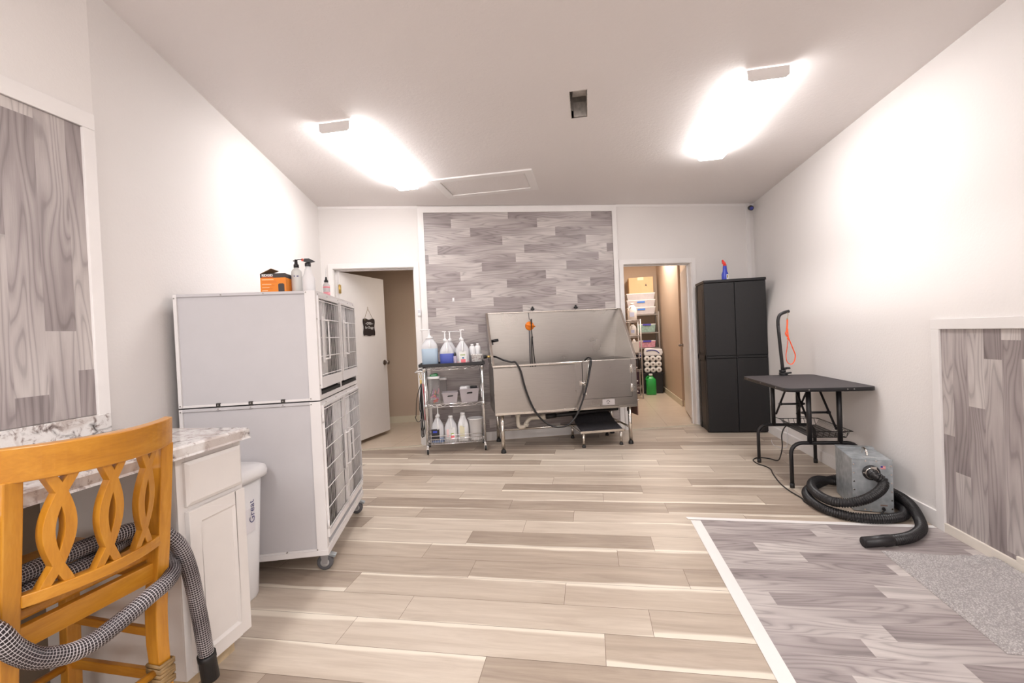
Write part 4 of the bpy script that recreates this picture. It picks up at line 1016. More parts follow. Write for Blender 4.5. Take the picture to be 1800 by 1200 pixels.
M_JUG = glassy('translucent_jug', (0.86, 0.86, 0.89), 0.3, 0.35)
def liquid(name, rgb): return plain(name, srgb(*rgb), 0.3, var=0.03)
def jug(c, h, r, z0, label, group=None, fill=None, fillh=0.5, neck=0.018, conical=True, handle=True, body=None, cap=True, pw=5.5, cat='jug', name='gallon_jug', sy=1.0):
    u, v = c; t = thing(name, label, cat, (u, v, z0), 'B', group)
    bh = h*(0.56 if conical else 0.66)
    prof = [(r*0.90, 0), (r, 0.006), (r, bh)]
    if conical: prof += [(r*0.86, bh+0.12*h), (r*0.55, bh+0.26*h), (neck*1.15, h*0.94), (neck, h*0.95), (neck, h)]
    else: prof += [(r*0.95, bh+0.08*h), (r*0.72, bh+0.18*h), (neck*1.3, h*0.93), (neck, h*0.95), (neck, h)]
    mb = MB()
    # section blends from rounded square to round
    n = 36; vs = []; m = len(prof)
    for i, (rr, z) in enumerate(prof):
        p = pw if z <= bh else max(2.0, pw-(pw-2)*(z-bh)/(h*0.9-bh+1e-6))
        for k in range(n):
            a = 2*pi*k/n; q = (abs(cos(a))**p+abs(sin(a))**p)**(-1/p); vs.append((u+cos(a)*q*rr, v+sin(a)*q*rr*sy, z0+z))
    fs = [(i*n+k, i*n+(k+1) % n, (i+1)*n+(k+1) % n, (i+1)*n+k) for i in range(m-1) for k in range(n)]
    mb.add(vs, fs, True); mb.add(vs[:n], [tuple(reversed(range(n)))]); mb.add(vs[-n:], [tuple(range(n))])
    part('jug_body', mb, body or M_JUG, t)
    if fill:
        k = 1.004
        mb = MB(); vs = []; zz = [(r*0.91, 0.001), (r*1.004, 0.007), (r*1.004, bh*fillh if fillh <= 1 else bh)]
        for (rr, z) in zz:
            for j in range(n):
                a = 2*pi*j/n; q = (abs(cos(a))**pw+abs(sin(a))**pw)**(-1/pw); vs.append((u+cos(a)*q*rr, v+sin(a)*q*rr*sy, z0+z))
        mb.add(vs, [(i*n+j, i*n+(j+1) % n, (i+1)*n+(j+1) % n, (i+1)*n+j) for i in range(2) for j in range(n)], True); part('liquid', mb, fill, t)
    if handle:
        mb = MB(); y = v-r*0.55*sy
        mb.tube(spline([(u+0.004, v-r*0.15, z0+h*0.90), (u+0.004, v-r*0.62*sy, z0+h*0.84), (u+0.004, v-r*0.93*sy, z0+bh+0.10*h), (u+0.004, v-r*0.96*sy, z0+bh-0.01)], 6), 0.010, 10); part('handle', mb, body or M_HDPE, t)
    if cap:
        mb = MB(); mb.lathe((u, v, z0+h-0.004), [(neck*1.25, -0.016), (neck*1.25, 0.006), (neck*1.1, 0.009), (1e-4, 0.009)], 20); part('cap', mb, M_WPLAST, t)
    return t
def pump(t, u, v, z, h, spout, rs=0.0055):
    mb = MB(); mb.lathe((u, v, z), [(0.020, -0.012), (0.020, 0.012), (0.012, 0.018), (0.008, 0.026), (0.0065, 0.03), (rs, h-0.008), (1e-4, h-0.008)], 18)
    du, dv = spout; mb.box(u-0.014, u+0.014, v-0.010, v+0.010, z+h-0.010, z+h)
    mb.tube([(u, v, z+h-0.005), (u+du*0.8, v+dv*0.8, z+h-0.004), (u+du, v+dv, z+h-0.010)], [0.006, 0.005, 0.0042], 10)
    part('pump', mb, M_WPLAST, t)
def label_box(t, x0, x1, y, z0, z1, mat, name='label'):
    mb = MB(); mb.box(x0, x1, y-0.0012, y, z0, z1); return part(name, mb, mat, t)
BLUE1 = liquid('pale_blue_shampoo', (190, 212, 232)); BLUE2 = liquid('deep_blue_shampoo', (92, 108, 196)); PINKL = liquid('pink_shampoo', (232, 190, 196)); BLUE3 = liquid('grey_blue_liquid', (120, 140, 180))
M_PAPER = plain('white_paper_label', (0.80, 0.80, 0.79), 0.55, var=0.02)
M_LPINK = plain('coral_print', srgb(238, 120, 130), 0.5); M_LGREEN = plain('green_print', srgb(160, 180, 100), 0.5); M_LDARK = plain('black_label', srgb(40, 38, 42), 0.5); M_LBLUE = plain('royal_blue_print', srgb(60, 80, 200), 0.5); M_LCREAM = plain('cream_label', srgb(226, 220, 190), 0.5); M_LTEAL = plain('teal_print', srgb(70, 120, 160), 0.5)

t = jug((-0.262, 4.78), 0.305, 0.083, TZ, 'largest pump jug on the cart tray, pale blue liquid, beside the door casing', None, BLUE1, 0.92, 0.030, conical=False, cap=True, cat='pump jug', name='pump_jug', sy=0.9)
pump(t, -0.262, 4.78, TZ+0.305, 0.085, (-0.09, 0.0))
t = jug((-0.085, 4.77), 0.262, 0.073, TZ, 'pump jug half full of deep blue liquid on the cart tray', None, BLUE2, 0.86, 0.016, cat='pump jug', name='pump_jug')
pump(t, -0.099, 4.77, TZ+0.262, 0.10, (-0.03, -0.01))
t = jug((-0.050, 4.93), 0.262, 0.070, TZ, 'pump jug standing behind the deep blue one on the cart tray', None, None, 0, 0.016, cat='pump jug', name='pump_jug', handle=False)
pump(t, -0.050, 4.93, TZ+0.262, 0.10, (0.115, -0.01))
t = jug((0.078, 4.775), 0.268, 0.073, TZ, 'clear pump jug with a pink fruit label on the cart tray', None, PINKL, 0.25, 0.016, cat='pump jug', name='pump_jug')
pump(t, 0.070, 4.775, TZ+0.268, 0.105, (0.035, -0.01))
y = 4.775-0.0735
label_box(t, 0.042, 0.118, y, TZ+0.012, TZ+0.142, M_PAPER); label_box(t, 0.058, 0.108, y-0.001, TZ+0.016, TZ+0.060, M_LPINK, 'label_print'); label_box(t, 0.072, 0.092, y-0.002, TZ+0.066, TZ+0.082, M_LTEAL, 'fruit_picture'); label_box(t, 0.054, 0.104, y-0.001, TZ+0.100, TZ+0.109, M_LGREEN, 'label_lettering')
def squeeze(u, v, z0, h, label):
    t = thing('squeeze_bottle', label, 'bottle', (u, v, z0), 'B')
    mb = MB(); mb.lathe((u, v, z0), [(0.030, 0), (0.033, 0.004), (0.033, h*0.78), (0.026, h*0.87), (0.013, h*0.9), (0.013, h*0.92), (1e-4, h*0.92)], 26); part('bottle_body', mb, M_HDPE, t)
    mb = MB(); mb.lathe((u, v, z0), [(0.016, h*0.90), (0.016, h*0.97), (0.012, h), (1e-4, h)], 18); part('cap', mb, M_WPLAST, t)
squeeze(0.186, 4.80, TZ, 0.215, 'milky squeeze bottle with a domed cap, next to the fruit-label pump jug'); squeeze(0.246, 4.82, TZ, 0.218, 'milky squeeze bottle with a flat cap, nearest the steel tub')
t = thing('perforated_basket', 'small white perforated basket at the tub end of the cart tray', 'basket', (0.235, 4.72, TZ), 'B')
mb = MB(); M_PERF = None
tp = NT('perforated_white'); v_ = tp.mapping('Object'); vo = tp.node('ShaderNodeTexVoronoi', i_Scale=75.0); tp.link(v_, vo.inputs['Vector']); tp.base(tp.ramp(vo.outputs['Distance'], [(0.26, srgb(150, 120, 120)), (0.36, srgb(240, 238, 236))]), 0.5)
mb.lathe((0.226, 4.725, TZ), [(0.044, 0), (0.047, 0.003), (0.052, 0.098), (0.056, 0.10), (0.052, 0.104), (0.046, 0.006), (1e-4, 0.004)], 30, 1.15, 0.75, power=4); part('basket_body', mb, tp.m, t)
t = thing('dropper_bottle', 'small bottle with a black pointed cap squeezed between two pump jugs', 'bottle', (0.0, 4.70, TZ), 'B')
mb = MB(); mb.lathe((0.0, 4.705, TZ), [(0.016, 0), (0.018, 0.003), (0.018, 0.09), (0.008, 0.10), (1e-4, 0.10)], 20); part('bottle_body', mb, glassy('violet_tinted_plastic', (0.72, 0.62, 0.76), 0.25, 0.4), t)
mb = MB(); mb.lathe((0.0, 4.705, TZ), [(0.012, 0.098), (0.012, 0.115), (0.005, 0.135), (1e-4, 0.137)], 16); part('cap', mb, M_BLACKP, t)

# middle shelf
SZ = 0.5185
def canister(u, v, w, h, label, colourful):
    t = thing('lidded_canister', label, 'canister', (u, v, SZ), 'B')
    mb = MB(); mb.lathe((u, v, SZ), [(w*0.94, 0), (w, 0.004), (w, h), (w*0.97, h), (w*0.96, 0.006), (1e-4, 0.006)], 32, power=7); part('clear_body', mb, glassy('clear_acrylic', (0.92, 0.92, 0.93), 0.08, 0.85, 0.45), t)
    mb = MB(); mb.lathe((u, v, SZ), [(w*1.04, h-0.004), (w*1.06, h+0.002), (w*1.06, h+0.018), (w, h+0.022), (1e-4, h+0.022)], 32, power=7); part('lid', mb, M_WPLAST, t)
    return t
canister(-0.237, 4.775, 0.060, 0.265, 'clear square canister full of colourful ribbons under a white lid, green pack on top', True)
cols = [(226, 60, 90), (240, 210, 50), (30, 120, 80), (200, 40, 50), (240, 240, 240), (40, 40, 46), (200, 90, 170), (230, 120, 60), (60, 60, 70), (240, 150, 170)]
rn = random.Random(5)
cm = [plain('pouch_print', srgb(*c), 0.5) for c in cols]
for i in range(20):
    mb = MB(); a = rn.uniform(-1.1, 1.1); x = -0.237+rn.uniform(-0.024, 0.024); z = SZ+0.020+0.0062*i; y = 4.775-0.038+rn.uniform(-0.006, 0.01)+0.020*(i % 3); L = 0.026
    if i > 14: a = 1.35+rn.uniform(-0.1, 0.1); z = SZ+0.105+rn.uniform(-0.015, 0.02); x = -0.237+(i-16.5)*0.018; L = 0.040
    if i % 3 == 0 and i <= 14: a *= 0.5
    L = min(L, (0.053-abs(x+0.237))/max(0.2, abs(cos(a))))
    mb.bar((x-L*cos(a), y, z-L*sin(a)), (x+L*cos(a), y, z+L*sin(a)), 0.006, 0.008, (0, 0, 1))
    single('ribbon_roll', mb, cm[i % 10], 'brightly coloured ribbon inside the clear square canister on the cart', 'ribbon', (x, y, z), 'B', 'ribbons in the clear canister')
t = canister(-0.150, 4.93, 0.045, 0.235, 'smaller clear canister with a white lid behind the square one', False)
t = thing('green_pouch', 'green packet lying on the lid of the ribbon-filled canister', 'packet', (-0.235, 4.775, SZ+0.288), 'B')
mb = MB(); mb.prism([(-0.275, SZ+0.288), (-0.195, SZ+0.288), (-0.193, SZ+0.310), (-0.215, SZ+0.316), (-0.255, SZ+0.308), (-0.272, SZ+0.304)], 'y', 4.74, 4.81); part('wrapper', mb, plain('green_wrapper', srgb(30, 150, 80), 0.4), t, 0.003)
mb = MB(); mb.box(-0.258, -0.205, 4.7385, 4.74, SZ+0.299, SZ+0.303); part('white_stripe', mb, M_WPLAST, t)
M_GTUB = plain('grey_plastic_bin', srgb(178, 170, 174), 0.45)
def tub_bin(u, v, w, d, h, label):
    t = thing('handled_bin', label, 'bin', (u, v, SZ), 'B')
    k = 0.82; a, b = w/2, d/2
    def ring(z, s, ins=0): return [(u-a*s+ins, v-b*s+ins, z), (u+a*s-ins, v-b*s+ins, z), (u+a*s-ins, v+b*s-ins, z), (u-a*s+ins, v+b*s-ins, z)]
    vs = ring(SZ, k) + ring(SZ+h, 1.0) + ring(SZ+h, 1.0, 0.003) + ring(SZ+0.004, k, 0.003)
    fs = [(3, 2, 1, 0)] + [(i, (i+1) % 4, 4+(i+1) % 4, 4+i) for i in range(4)] + [(4+i, 4+(i+1) % 4, 8+(i+1) % 4, 8+i) for i in range(4)] + [(8+i, 8+(i+1) % 4, 12+(i+1) % 4, 12+i) for i in range(4)] + [(12, 13, 14, 15)]
    mb = MB(); mb.add(vs, fs); mb.tube([(p[0], p[1], p[2]) for p in ring(SZ+h-0.004, 1.01)], 0.004, 6, closed=True); part('bin_body', mb, M_GTUB, t, 0.002)
    mb = MB(); yy = v-b*(k+(1-k)*0.68)-0.0012
    mb.prism([(u-0.024, SZ+h*0.62), (u+0.030, SZ+h*0.64), (u+0.034, SZ+h*0.70), (u+0.028, SZ+h*0.76), (u-0.018, SZ+h*0.74), (u-0.028, SZ+h*0.68)], 'y', yy-0.0008-0.001, yy+0.002); part('handle_slot', mb, M_DARK, t)
    return t
tub_bin(-0.072, 4.79, 0.165, 0.17, 0.108, 'smaller grey bin with an oval handle slot on the middle cart shelf')
tub_bin(0.130, 4.79, 0.205, 0.20, 0.142, 'larger grey bin with a folded white cloth on the middle cart shelf')
mb = MB(); mb.prism([(0.032, 4.72), (0.110, 4.72), (0.145, 4.78), (0.12, 4.84), (0.04, 4.84)], 'z', SZ+0.125, SZ+0.163); single('folded_cloth', mb, M_WPLAST, 'folded white cloth sticking out of the larger grey bin', 'cloth', (0.09, 4.78, SZ+0.125), 'B', bevel=0.008)
mb = MB(); mb.prism([(0.13, 4.80), (0.215, 4.78), (0.22, 4.85), (0.15, 4.86)], 'z', SZ+0.11, SZ+0.155); single('clipper_case', mb, M_BLACKP, 'dark grooming tool poking out of the larger grey bin', 'tool', (0.17, 4.82, SZ+0.11), 'B', bevel=0.008)

# bottom shelf
BZ = 0.101
t = jug((-0.219, 4.80), 0.275, 0.066, BZ, 'jug with a black and blue label and tall pump on the bottom shelf', None, BLUE3, 0.35, 0.016, name='gallon_jug'); pump(t, -0.212, 4.80, BZ+0.275, 0.115, (0.02, 0.03))
y = 4.80-0.0665; label_box(t, -0.283, -0.200, y, BZ+0.030, BZ+0.150, M_LDARK); label_box(t, -0.268, -0.225, y-0.001, BZ+0.110, BZ+0.130, M_LBLUE, 'label_print')
t = jug((-0.080, 4.785), 0.268, 0.066, BZ, 'clear jug with the fruit label on the bottom shelf between two other jugs', None, None, 0, 0.018)
y = 4.785-0.0665; label_box(t, -0.095, -0.035, y, BZ+0.030, BZ+0.155, M_PAPER); label_box(t, -0.125, -0.102, y, BZ+0.060, BZ+0.14, plain('pale_pink_label', srgb(240, 205, 205), 0.5), 'side_label'); label_box(t, -0.085, -0.045, y-0.001, BZ+0.035, BZ+0.072, M_LPINK, 'label_print'); label_box(t, -0.080, -0.052, y-0.001, BZ+0.082, BZ+0.098, M_LGREEN, 'fruit_picture')
t = jug((0.050, 4.80), 0.290, 0.058, BZ, 'opaque white jug with a cream label on the bottom shelf', None, None, 0, 0.020, body=M_HDPE)
label_box(t, 0.012, 0.062, 4.80-0.0585, BZ+0.05, BZ+0.165, M_LCREAM)
t = thing('small_pail', 'plain white plastic pail on the bottom shelf beside the cart post', 'pail', (0.185, 4.80, BZ), 'B')
mb = MB(); mb.lathe((0.185, 4.80, BZ), [(0.058, 0), (0.060, 0.003), (0.080, 0.222), (0.086, 0.224), (0.086, 0.232), (0.080, 0.233), (0.058, 0.006), (1e-4, 0.005)], 40); part('pail_body', mb, M_WPLAST, t)
mb = MB(); mb.cyl((0.268, 4.78, BZ+0.228), (0.279, 4.778, BZ+0.222), 0.010, 12); part('rim_tab', mb, M_WPLAST, t)

# leashes hanging from the handle
t = thing('hanging_leashes', 'bundle of black looped leads with a brass clip hanging from the cart handle', 'leash', (-0.365, 4.68, 0.5), 'B')
mb = MB(); mb.tube(spline([(-0.372, 4.70, 0.865), (-0.360, 4.685, 0.84), (-0.356, 4.68, 0.80), (-0.372, 4.69, 0.80), (-0.380, 4.70, 0.84)], 5), 0.003, 8); part('snap_clip', mb, M_BRASS, t)
mb = MB(); mb.box(-0.374, -0.352, 4.668, 4.684, 0.735, 0.785); part('brass_swivel', mb, M_BRASS, t, 0.003)
for k, (dx, bot, sp, r) in enumerate(((-0.008, 0.19, 0.010, 0.0045), (0.006, 0.20, 0.012, 0.0045), (-0.038, 0.355, 0.030, 0.0035), (0.0, 0.26, 0.016, 0.004))):
    mb = MB(); cx = -0.362+dx; y = 4.672-0.004*k
    pts = [(-0.362, y, 0.745), (cx-sp*0.3, y, 0.60), (cx-sp*0.9, y, 0.42), (cx-sp*1.2, y, bot+0.05), (cx-sp*0.5, y, bot), (cx+sp*0.5, y, bot+0.01), (cx+sp*1.0, y, bot+0.07), (cx+sp*0.4, y, 0.42 if bot < 0.3 else 0.5), (-0.358, y, 0.745)]
    mb.tube(spline(pts, 6), r, 8); part('lead_loop', mb, M_RUBBER, t)
mb = MB(); mb.tube(spline([(-0.345, 4.69, 0.74), (-0.338, 4.69, 0.55), (-0.340, 4.69, 0.36)], 5), 0.004, 8); part('red_strap', mb, plain('red_webbing', srgb(190, 50, 70), 0.6), t)

# ------------------------------------------------------------------ stainless wash tub, frame B
def wash_tub():
    t = thing('steel_dog_wash_tub', 'large stainless steel dog wash tub with a tall backsplash and side door', 'tub', (1.13, 4.77, 0), 'B')
    u0, u1, v0, v1 = 0.375, 1.875, 4.46, 5.075; zr, zb = 0.900, 0.412
    mb = MB()
    mb.box(u0, 1.235, v0+0.012, v0+0.018, zb, zr-0.03); part('front_panel', mb, M_STEEL, t)
    mb = MB(); mb.box(1.222, 1.292, v0, v0+0.010, zb-0.012, zr-0.008); mb.box(1.292, u1, v0, v0+0.010, zb+0.008, 0.505); mb.box(1.820, u1, v0, v0+0.010, 0.505, zr-0.008); mb.box(1.292, 1.82, v0+0.012, v0+0.02, 0.5, zr-0.01); part('door_surround', mb, M_STEEL, t, 0.001)
    mb = MB(); mb.box(u0, u1+0.0, v0+0.006, v0+0.028, zb-0.018, zb+0.006); part('bottom_channel', mb, M_STEELP, t, 0.002)
    mb = MB(); mb.box(u0, u0+0.006, v0+0.018, v1, zb, zr); mb.box(u1-0.006, u1, v0+0.010, v1, zb, zr); mb.box(u0, u1, v0+0.018, v1, zb-0.006, zb); mb.box(u0+0.006, u1-0.006, v1-0.006, v1, zb, zr)
    part('basin', mb, M_STEEL, t)
    mb = MB(); mb.box(u0+0.006, u1-0.006, v0+0.028, v1-0.006, zr-0.12, zr-0.114); part('basin_floor', mb, M_STEEL, t)
    mb = MB(); mb.box(u0-0.010, 1.292, v0-0.014, v0+0.020, zr-0.018, zr+0.002); part('front_rim', mb, M_STEELP, t, 0.004)
    mb = MB(); mb.box(1.292, u1+0.01, v0-0.008, v0+0.012, zr-0.004, zr+0.003); mb.bar((u1+0.005, v0-0.004, zr), (u1+0.055, v0-0.004, zr+0.008), 0.016, 0.005); part('door_rim', mb, M_STEELP, t, 0.001)
    # backsplash and sloping side wings
    mb = MB(); mb.box(u0-0.005, 1.94, v1, v1+0.008, zr-0.02, 1.452); part('backsplash', mb, M_STEEL, t)
    mb = MB(); mb.box(u0-0.005, 1.94, v1-0.022, v1+0.012, 1.452, 1.466); part('backsplash_rim', mb, M_STEELP, t, 0.003)
    for (u, s, top) in ((u0, -1, 0.372), (u1, 1, 1.94)):
        def wing(v, z, o): return (u+(top-u)*max(0, (z-zr))/0.56+o, v, z)
        mb = MB(); vs = [wing(v0+0.004, zr, 0), wing(v1, zr, 0), wing(v1, 1.46, 0), wing(v1-0.055, 1.46, 0), wing(v0+0.004, zr, 0.005*s), wing(v1, zr, 0.005*s), wing(v1, 1.46, 0.005*s), wing(v1-0.055, 1.46, 0.005*s)]
        mb.add(vs, [(0, 1, 2, 3), (7, 6, 5, 4), (0, 4, 5, 1), (1, 5, 6, 2), (2, 6, 7, 3), (3, 7, 4, 0)]); part('side_wing', mb, M_STEEL, t)
        mb = MB(); a = Vector(wing(v0-0.002, zr-0.005, 0.0)); b = Vector(wing(v1-0.060, 1.462, 0.0)); mb.bar(a, b, 0.030 if s < 0 else 0.024, 0.012, (1, 0, 0)) if False else mb.add([a+Vector((-0.012, 0, 0)), a+Vector((0.014, 0, 0)), b+Vector((0.014, 0, 0)), b+Vector((-0.012, 0, 0)), a+Vector((-0.012, 0.010, 0.003)), a+Vector((0.014, 0.010, 0.003)), b+Vector((0.014, 0.010, 0.003)), b+Vector((-0.012, 0.010, 0.003))],
            [(0, 1, 2, 3), (7, 6, 5, 4), (0, 4, 5, 1), (1, 5, 6, 2), (2, 6, 7, 3), (3, 7, 4, 0)]); part('wing_flange', mb, M_STEELP, t, 0.002)
    # the swing door
    mb = MB(); mb.box(1.290, 1.822, v0-0.0012, v0-0.0004, 0.503, zr-0.004); part('door_gap', mb, M_DARK, t)
    mb = MB(); mb.box(1.2955, 1.8165, v0-0.010, v0-0.002, 0.508, zr-0.001); d = part('door', mb, M_STEEL, t, 0.0015)
    for z in (0.80, 0.60):
        mb = MB(); mb.box(1.800, 1.834, v0-0.013, v0-0.009, z-0.045, z+0.045); mb.cyl((1.816, v0-0.014, z-0.045), (1.816, v0-0.014, z+0.045), 0.006, 10)
        for zz in (-0.03, 0, 0.03): mb.cyl((1.85, v0-0.003, z+zz), (1.85, v0+0.001, z+zz), 0.005, 8)
        part('hinge', mb, M_STEELP, d)
    mb = MB(); z = 0.675; mb.box(1.258, 1.285, v0-0.008, v0, z-0.025, z+0.025); mb.box(1.300, 1.332, v0-0.020, v0-0.010, z-0.022, z+0.022); mb.cyl((1.275, v0-0.020, z), (1.322, v0-0.022, z), 0.009, 12); mb.cyl((1.318, v0-0.014, z-0.02), (1.318, v0-0.034, z-0.02), 0.008, 12)
    part('latch', mb, M_STEELP, d)
    mb = MB(); mb.tube(spline([(1.32, v0-0.022, z-0.01), (1.311, v0-0.026, z-0.05), (1.318, v0-0.024, z-0.10)], 4), 0.0028, 6); mb.cyl((1.316, v0-0.024, z-0.10), (1.316, v0-0.024, z-0.135), 0.006, 10); part('latch_pin', mb, M_STEELP, d)
    mb = MB(); mb.tube([(1.366, v0-0.016, zr), (1.345, v0-0.018, 0.78), (1.322, v0-0.020, z)], 0.0035, 6); part('latch_cable', mb, M_STEELP, d)
    # maker's plate with its emblem
    mb = MB(); mb.box(1.495, 1.628, v0-0.0015, v0, 0.430, 0.492); pl = part('maker_plate', mb, plain('satin_plate', srgb(196, 190, 190), 0.4, 0.2), t)
    mb = MB(); y = v0-0.0022; cx, cz = 1.556, 0.463
    mb.tube([(cx+0.013*cos(a), y, cz+0.003+0.015*sin(a)) for a in [pi*i/10-0.1 for i in range(11)]], 0.0022, 6); mb.box(cx-0.020, cx-0.007, y-0.001, y+0.001, cz-0.001, cz+0.003); mb.box(cx+0.007, cx+0.02, y-0.001, y+0.001, cz-0.001, cz+0.003); mb.box(cx-0.014, cx+0.014, y-0.001, y+0.001, cz-0.019, cz-0.016); mb.box(cx-0.003, cx+0.003, y-0.001, y+0.001, cz-0.014, cz-0.006)
    part('emblem', mb, M_LDARK, pl)
    # legs, stretchers, feet
    for (u, v, z1) in ((0.447, 4.52, zb-0.018), (1.802, 4.50, zb-0.018), (0.447, 5.03, zb-0.006), (1.79, 5.03, zb-0.006)):
        mb = MB(); mb.cyl((u, v, 0.02), (u, v, z1), 0.019, 20); l = part('leg', mb, M_STEELP, t)
        mb = MB(); mb.lathe((u, v, 0), [(0.026, 0), (0.028, 0.008), (0.022, 0.032), (0.019, 0.036), (1e-4, 0.036)], 20); part('foot', mb, M_RUBBER, l)
    mb = MB(); mb.cyl((0.447, 4.80, 0.175), (1.80, 4.80, 0.175), 0.012, 14); part('stretcher', mb, M_STEELP, t)
    for u in (0.447, 1.80): mb = MB(); mb.cyl((u, 4.52, 0.175), (u, 5.03, 0.175), 0.011, 14); part('stretcher', mb, M_STEELP, t)
    mb = MB(); mb.box(u1+0.0, u1+0.008, v0+0.01, v0+0.30, 0.30, 0.88)
    part('side_bracket', mb, plain('rusty_edge', srgb(110, 80, 70), 0.6), t)
    for z in (0.80, 0.66, 0.55, 0.46):
        mb = MB(); mb.cyl((u1+0.004, v0+0.02, z), (u1+0.022, v0+0.018, z), 0.008, 12); part('side_screw', mb, M_STEELP, t)
    # spout tap on the left wing
    mb = MB(); mb.cyl((0.395, 4.80, 1.145), (0.47, 4.78, 1.155), 0.015, 14); mb.bar((0.405, 4.80, 1.145), (0.41, 4.80, 1.105), 0.014, 0.02, (0, 1, 0)); part('rinse_nozzle', mb, M_BLACKP, t)
    mb = MB(); mb.cyl((0.330, 4.70, 0.985), (0.372, 4.69, 0.985), 0.013, 12); part('brass_fitting', mb, M_BRASS, t)
    mb = MB(); mb.cyl((0.295, 4.70, 0.985), (0.330, 4.70, 0.985), 0.019, 12); part('hose_connector', mb, M_BLACKP, t)
    # restraint knobs on the rim
    for u in (0.912, 1.426):
        mb = MB(); mb.cyl((u, v1+0.0, 1.462), (u, v1, 1.482), 0.004, 8)
        for a in (90, 210, 330): mb.sphere((u+0.013*cos(radians(a)), v1, 1.497+0.013*sin(radians(a))), 0.013, 8)
        mb.cyl((u, v1-0.012, 1.497), (u, v1+0.010, 1.497), 0.013, 14); part('knob', mb, M_BLACKP, t)
    # supply hose, drain
    mb = MB(); mb.tube(spline([(0.376, 4.68, 0.985), (0.42, 4.60, 0.982), (0.49, 4.50, 0.950), (0.56, 4.46, 0.930), (0.60, 4.435, 0.925), (0.645, 4.42, 0.84), (0.675, 4.415, 0.70), (0.715, 4.41, 0.56), (0.765, 4.40, 0.44), (0.835, 4.395, 0.340), (0.93, 4.39, 0.270), (1.03, 4.39, 0.252), (1.12, 4.39, 0.278), (1.20, 4.395, 0.365), (1.265, 4.40, 0.50), (1.32, 4.41, 0.65), (1.36, 4.425, 0.79), (1.385, 4.44, 0.905), (1.37, 4.50, 0.93), (1.33, 4.60, 0.86), (1.3, 4.7, 0.80)], 8), 0.0095, 12); part('shower_hose', mb, M_HOSE, t)
    mb = MB(); mb.cyl((0.640, 4.75, 0.394), (0.640, 4.75, 0.345), 0.028, 16); part('drain_cup', mb, M_BLACKP, t)
    mb = MB(); mb.tube(spline([(0.640, 4.75, 0.345), (0.640, 4.75, 0.26), (0.650, 4.75, 0.215), (0.690, 4.75, 0.205), (0.722, 4.75, 0.225), (0.742, 4.75, 0.265), (0.775, 4.75, 0.292), (0.83, 4.75, 0.296), (0.925, 4.75, 0.296)], 6), 0.021, 16)
    for p, q in (((0.640, 4.75, 0.350), (0.640, 4.75, 0.318)), ((0.722, 4.75, 0.215), (0.735, 4.75, 0.245)), ((0.90, 4.75, 0.296), (0.94, 4.75, 0.296))): mb.cyl(p, q, 0.028, 16)
    part('drain_trap', mb, plain('aged_pvc', srgb(226, 218, 204), 0.4), t)
    mb = MB(); mb.tube([(0.93, 4.75, 0.300), (1.30, 4.76, 0.312), (1.60, 4.80, 0.316), (1.80, 4.86, 0.316)], 0.022, 14)
    mb.cyl((0.95, 4.75, 0.300), (1.06, 4.752, 0.304), 0.028, 14); part('drain_pipe', mb, M_BLACKP, t)
wash_tub()
t = thing('tie_up_disc', 'orange suction disc with a black noose stuck to the tub backsplash', 'hook', (0.87, 5.075, 1.30), 'B')
mo = plain('safety_orange_plastic', srgb(240, 132, 22), 0.4)
mb = MB(); M = Matrix.Rotation(radians(90), 4, 'X')
mb.lathe((0.868, 5.0725, 1.298), [(1e-4, 0.0), (0.050, 0.0), (0.052, 0.006), (0.046, 0.014), (0.02, 0.018), (1e-4, 0.018)], 36, M=M); part('disc', mb, mo, t)
mb = MB(); mb.tube(spline([(0.826, 5.055, 1.312), (0.84, 5.03, 1.308), (0.87, 5.022, 1.303), (0.905, 5.03, 1.297), (0.925, 5.045, 1.290)], 5), 0.0075, 10); part('handle_bar', mb, mo, t)
mb = MB(); mb.tube(spline([(0.888, 5.05, 1.372), (0.884, 5.03, 1.35), (0.880, 5.015, 1.318)], 4), 0.0085, 8); mb.tube(spline([(0.880, 5.015, 1.318), (0.878, 5.015, 1.25), (0.884, 5.02, 1.18), (0.890, 5.02, 1.05), (0.900, 5.02, 0.90), (0.905, 5.0, 0.82)], 6), 0.0055, 8)
mb.tube(spline([(0.881, 5.018, 1.18), (0.876, 5.03, 1.05), (0.872, 5.03, 0.90), (0.872, 5.01, 0.82)], 6), 0.0055, 8); mb.cyl((0.884, 5.018, 1.175), (0.884, 5.018, 1.160), 0.010, 10); part('noose', mb, M_RUBBER, t)
mb = MB(); mb.tube([(0.861, 5.07, 1.245), (0.857, 5.068, 1.0), (0.856, 5.065, 0.82)], 0.004, 8); mb.tube([(0.862, 5.072, 1.45), (0.868, 5.07, 1.37)], 0.003, 6); part('back_cord', mb, plain('dark_blue_cord', srgb(60, 60, 72), 0.5), t)

t = thing('step_ramp', 'low steel step with black bristly mat pulled out under the tub door', 'step', (1.50, 4.70, 0), 'B')
mb = MB(); ft, bk = 0.166, 0.285
prof = [(4.47, 0.160), (4.475, 0.174), (4.70, 0.215), (4.84, 0.275), (4.97, 0.305), (4.97, 0.295), (4.84, 0.262), (4.70, 0.203), (4.485, 0.160)]
mb.prism(prof, 'x', 1.265, 1.705); tm = NT('bristly_black_mat'); vv = tm.mapping('Object'); nn = tm.noise(vv, 160, 3, 0.7); tm.base(tm.ramp(nn, [(0.4, srgb(24, 22, 26)), (0.75, srgb(74, 72, 78))]), 0.75); tm.bump(nn, 1.0, 0.004); part('mat', mb, tm.m, t)
mb = MB(); mb.box(1.250, 1.722, 4.462, 4.470, 0.148, 0.172); mb.box(1.250, 1.262, 4.47, 4.96, 0.148, 0.166); mb.box(1.710, 1.722, 4.47, 4.96, 0.148, 0.166); part('step_frame', mb, M_STEELP, t, 0.002)
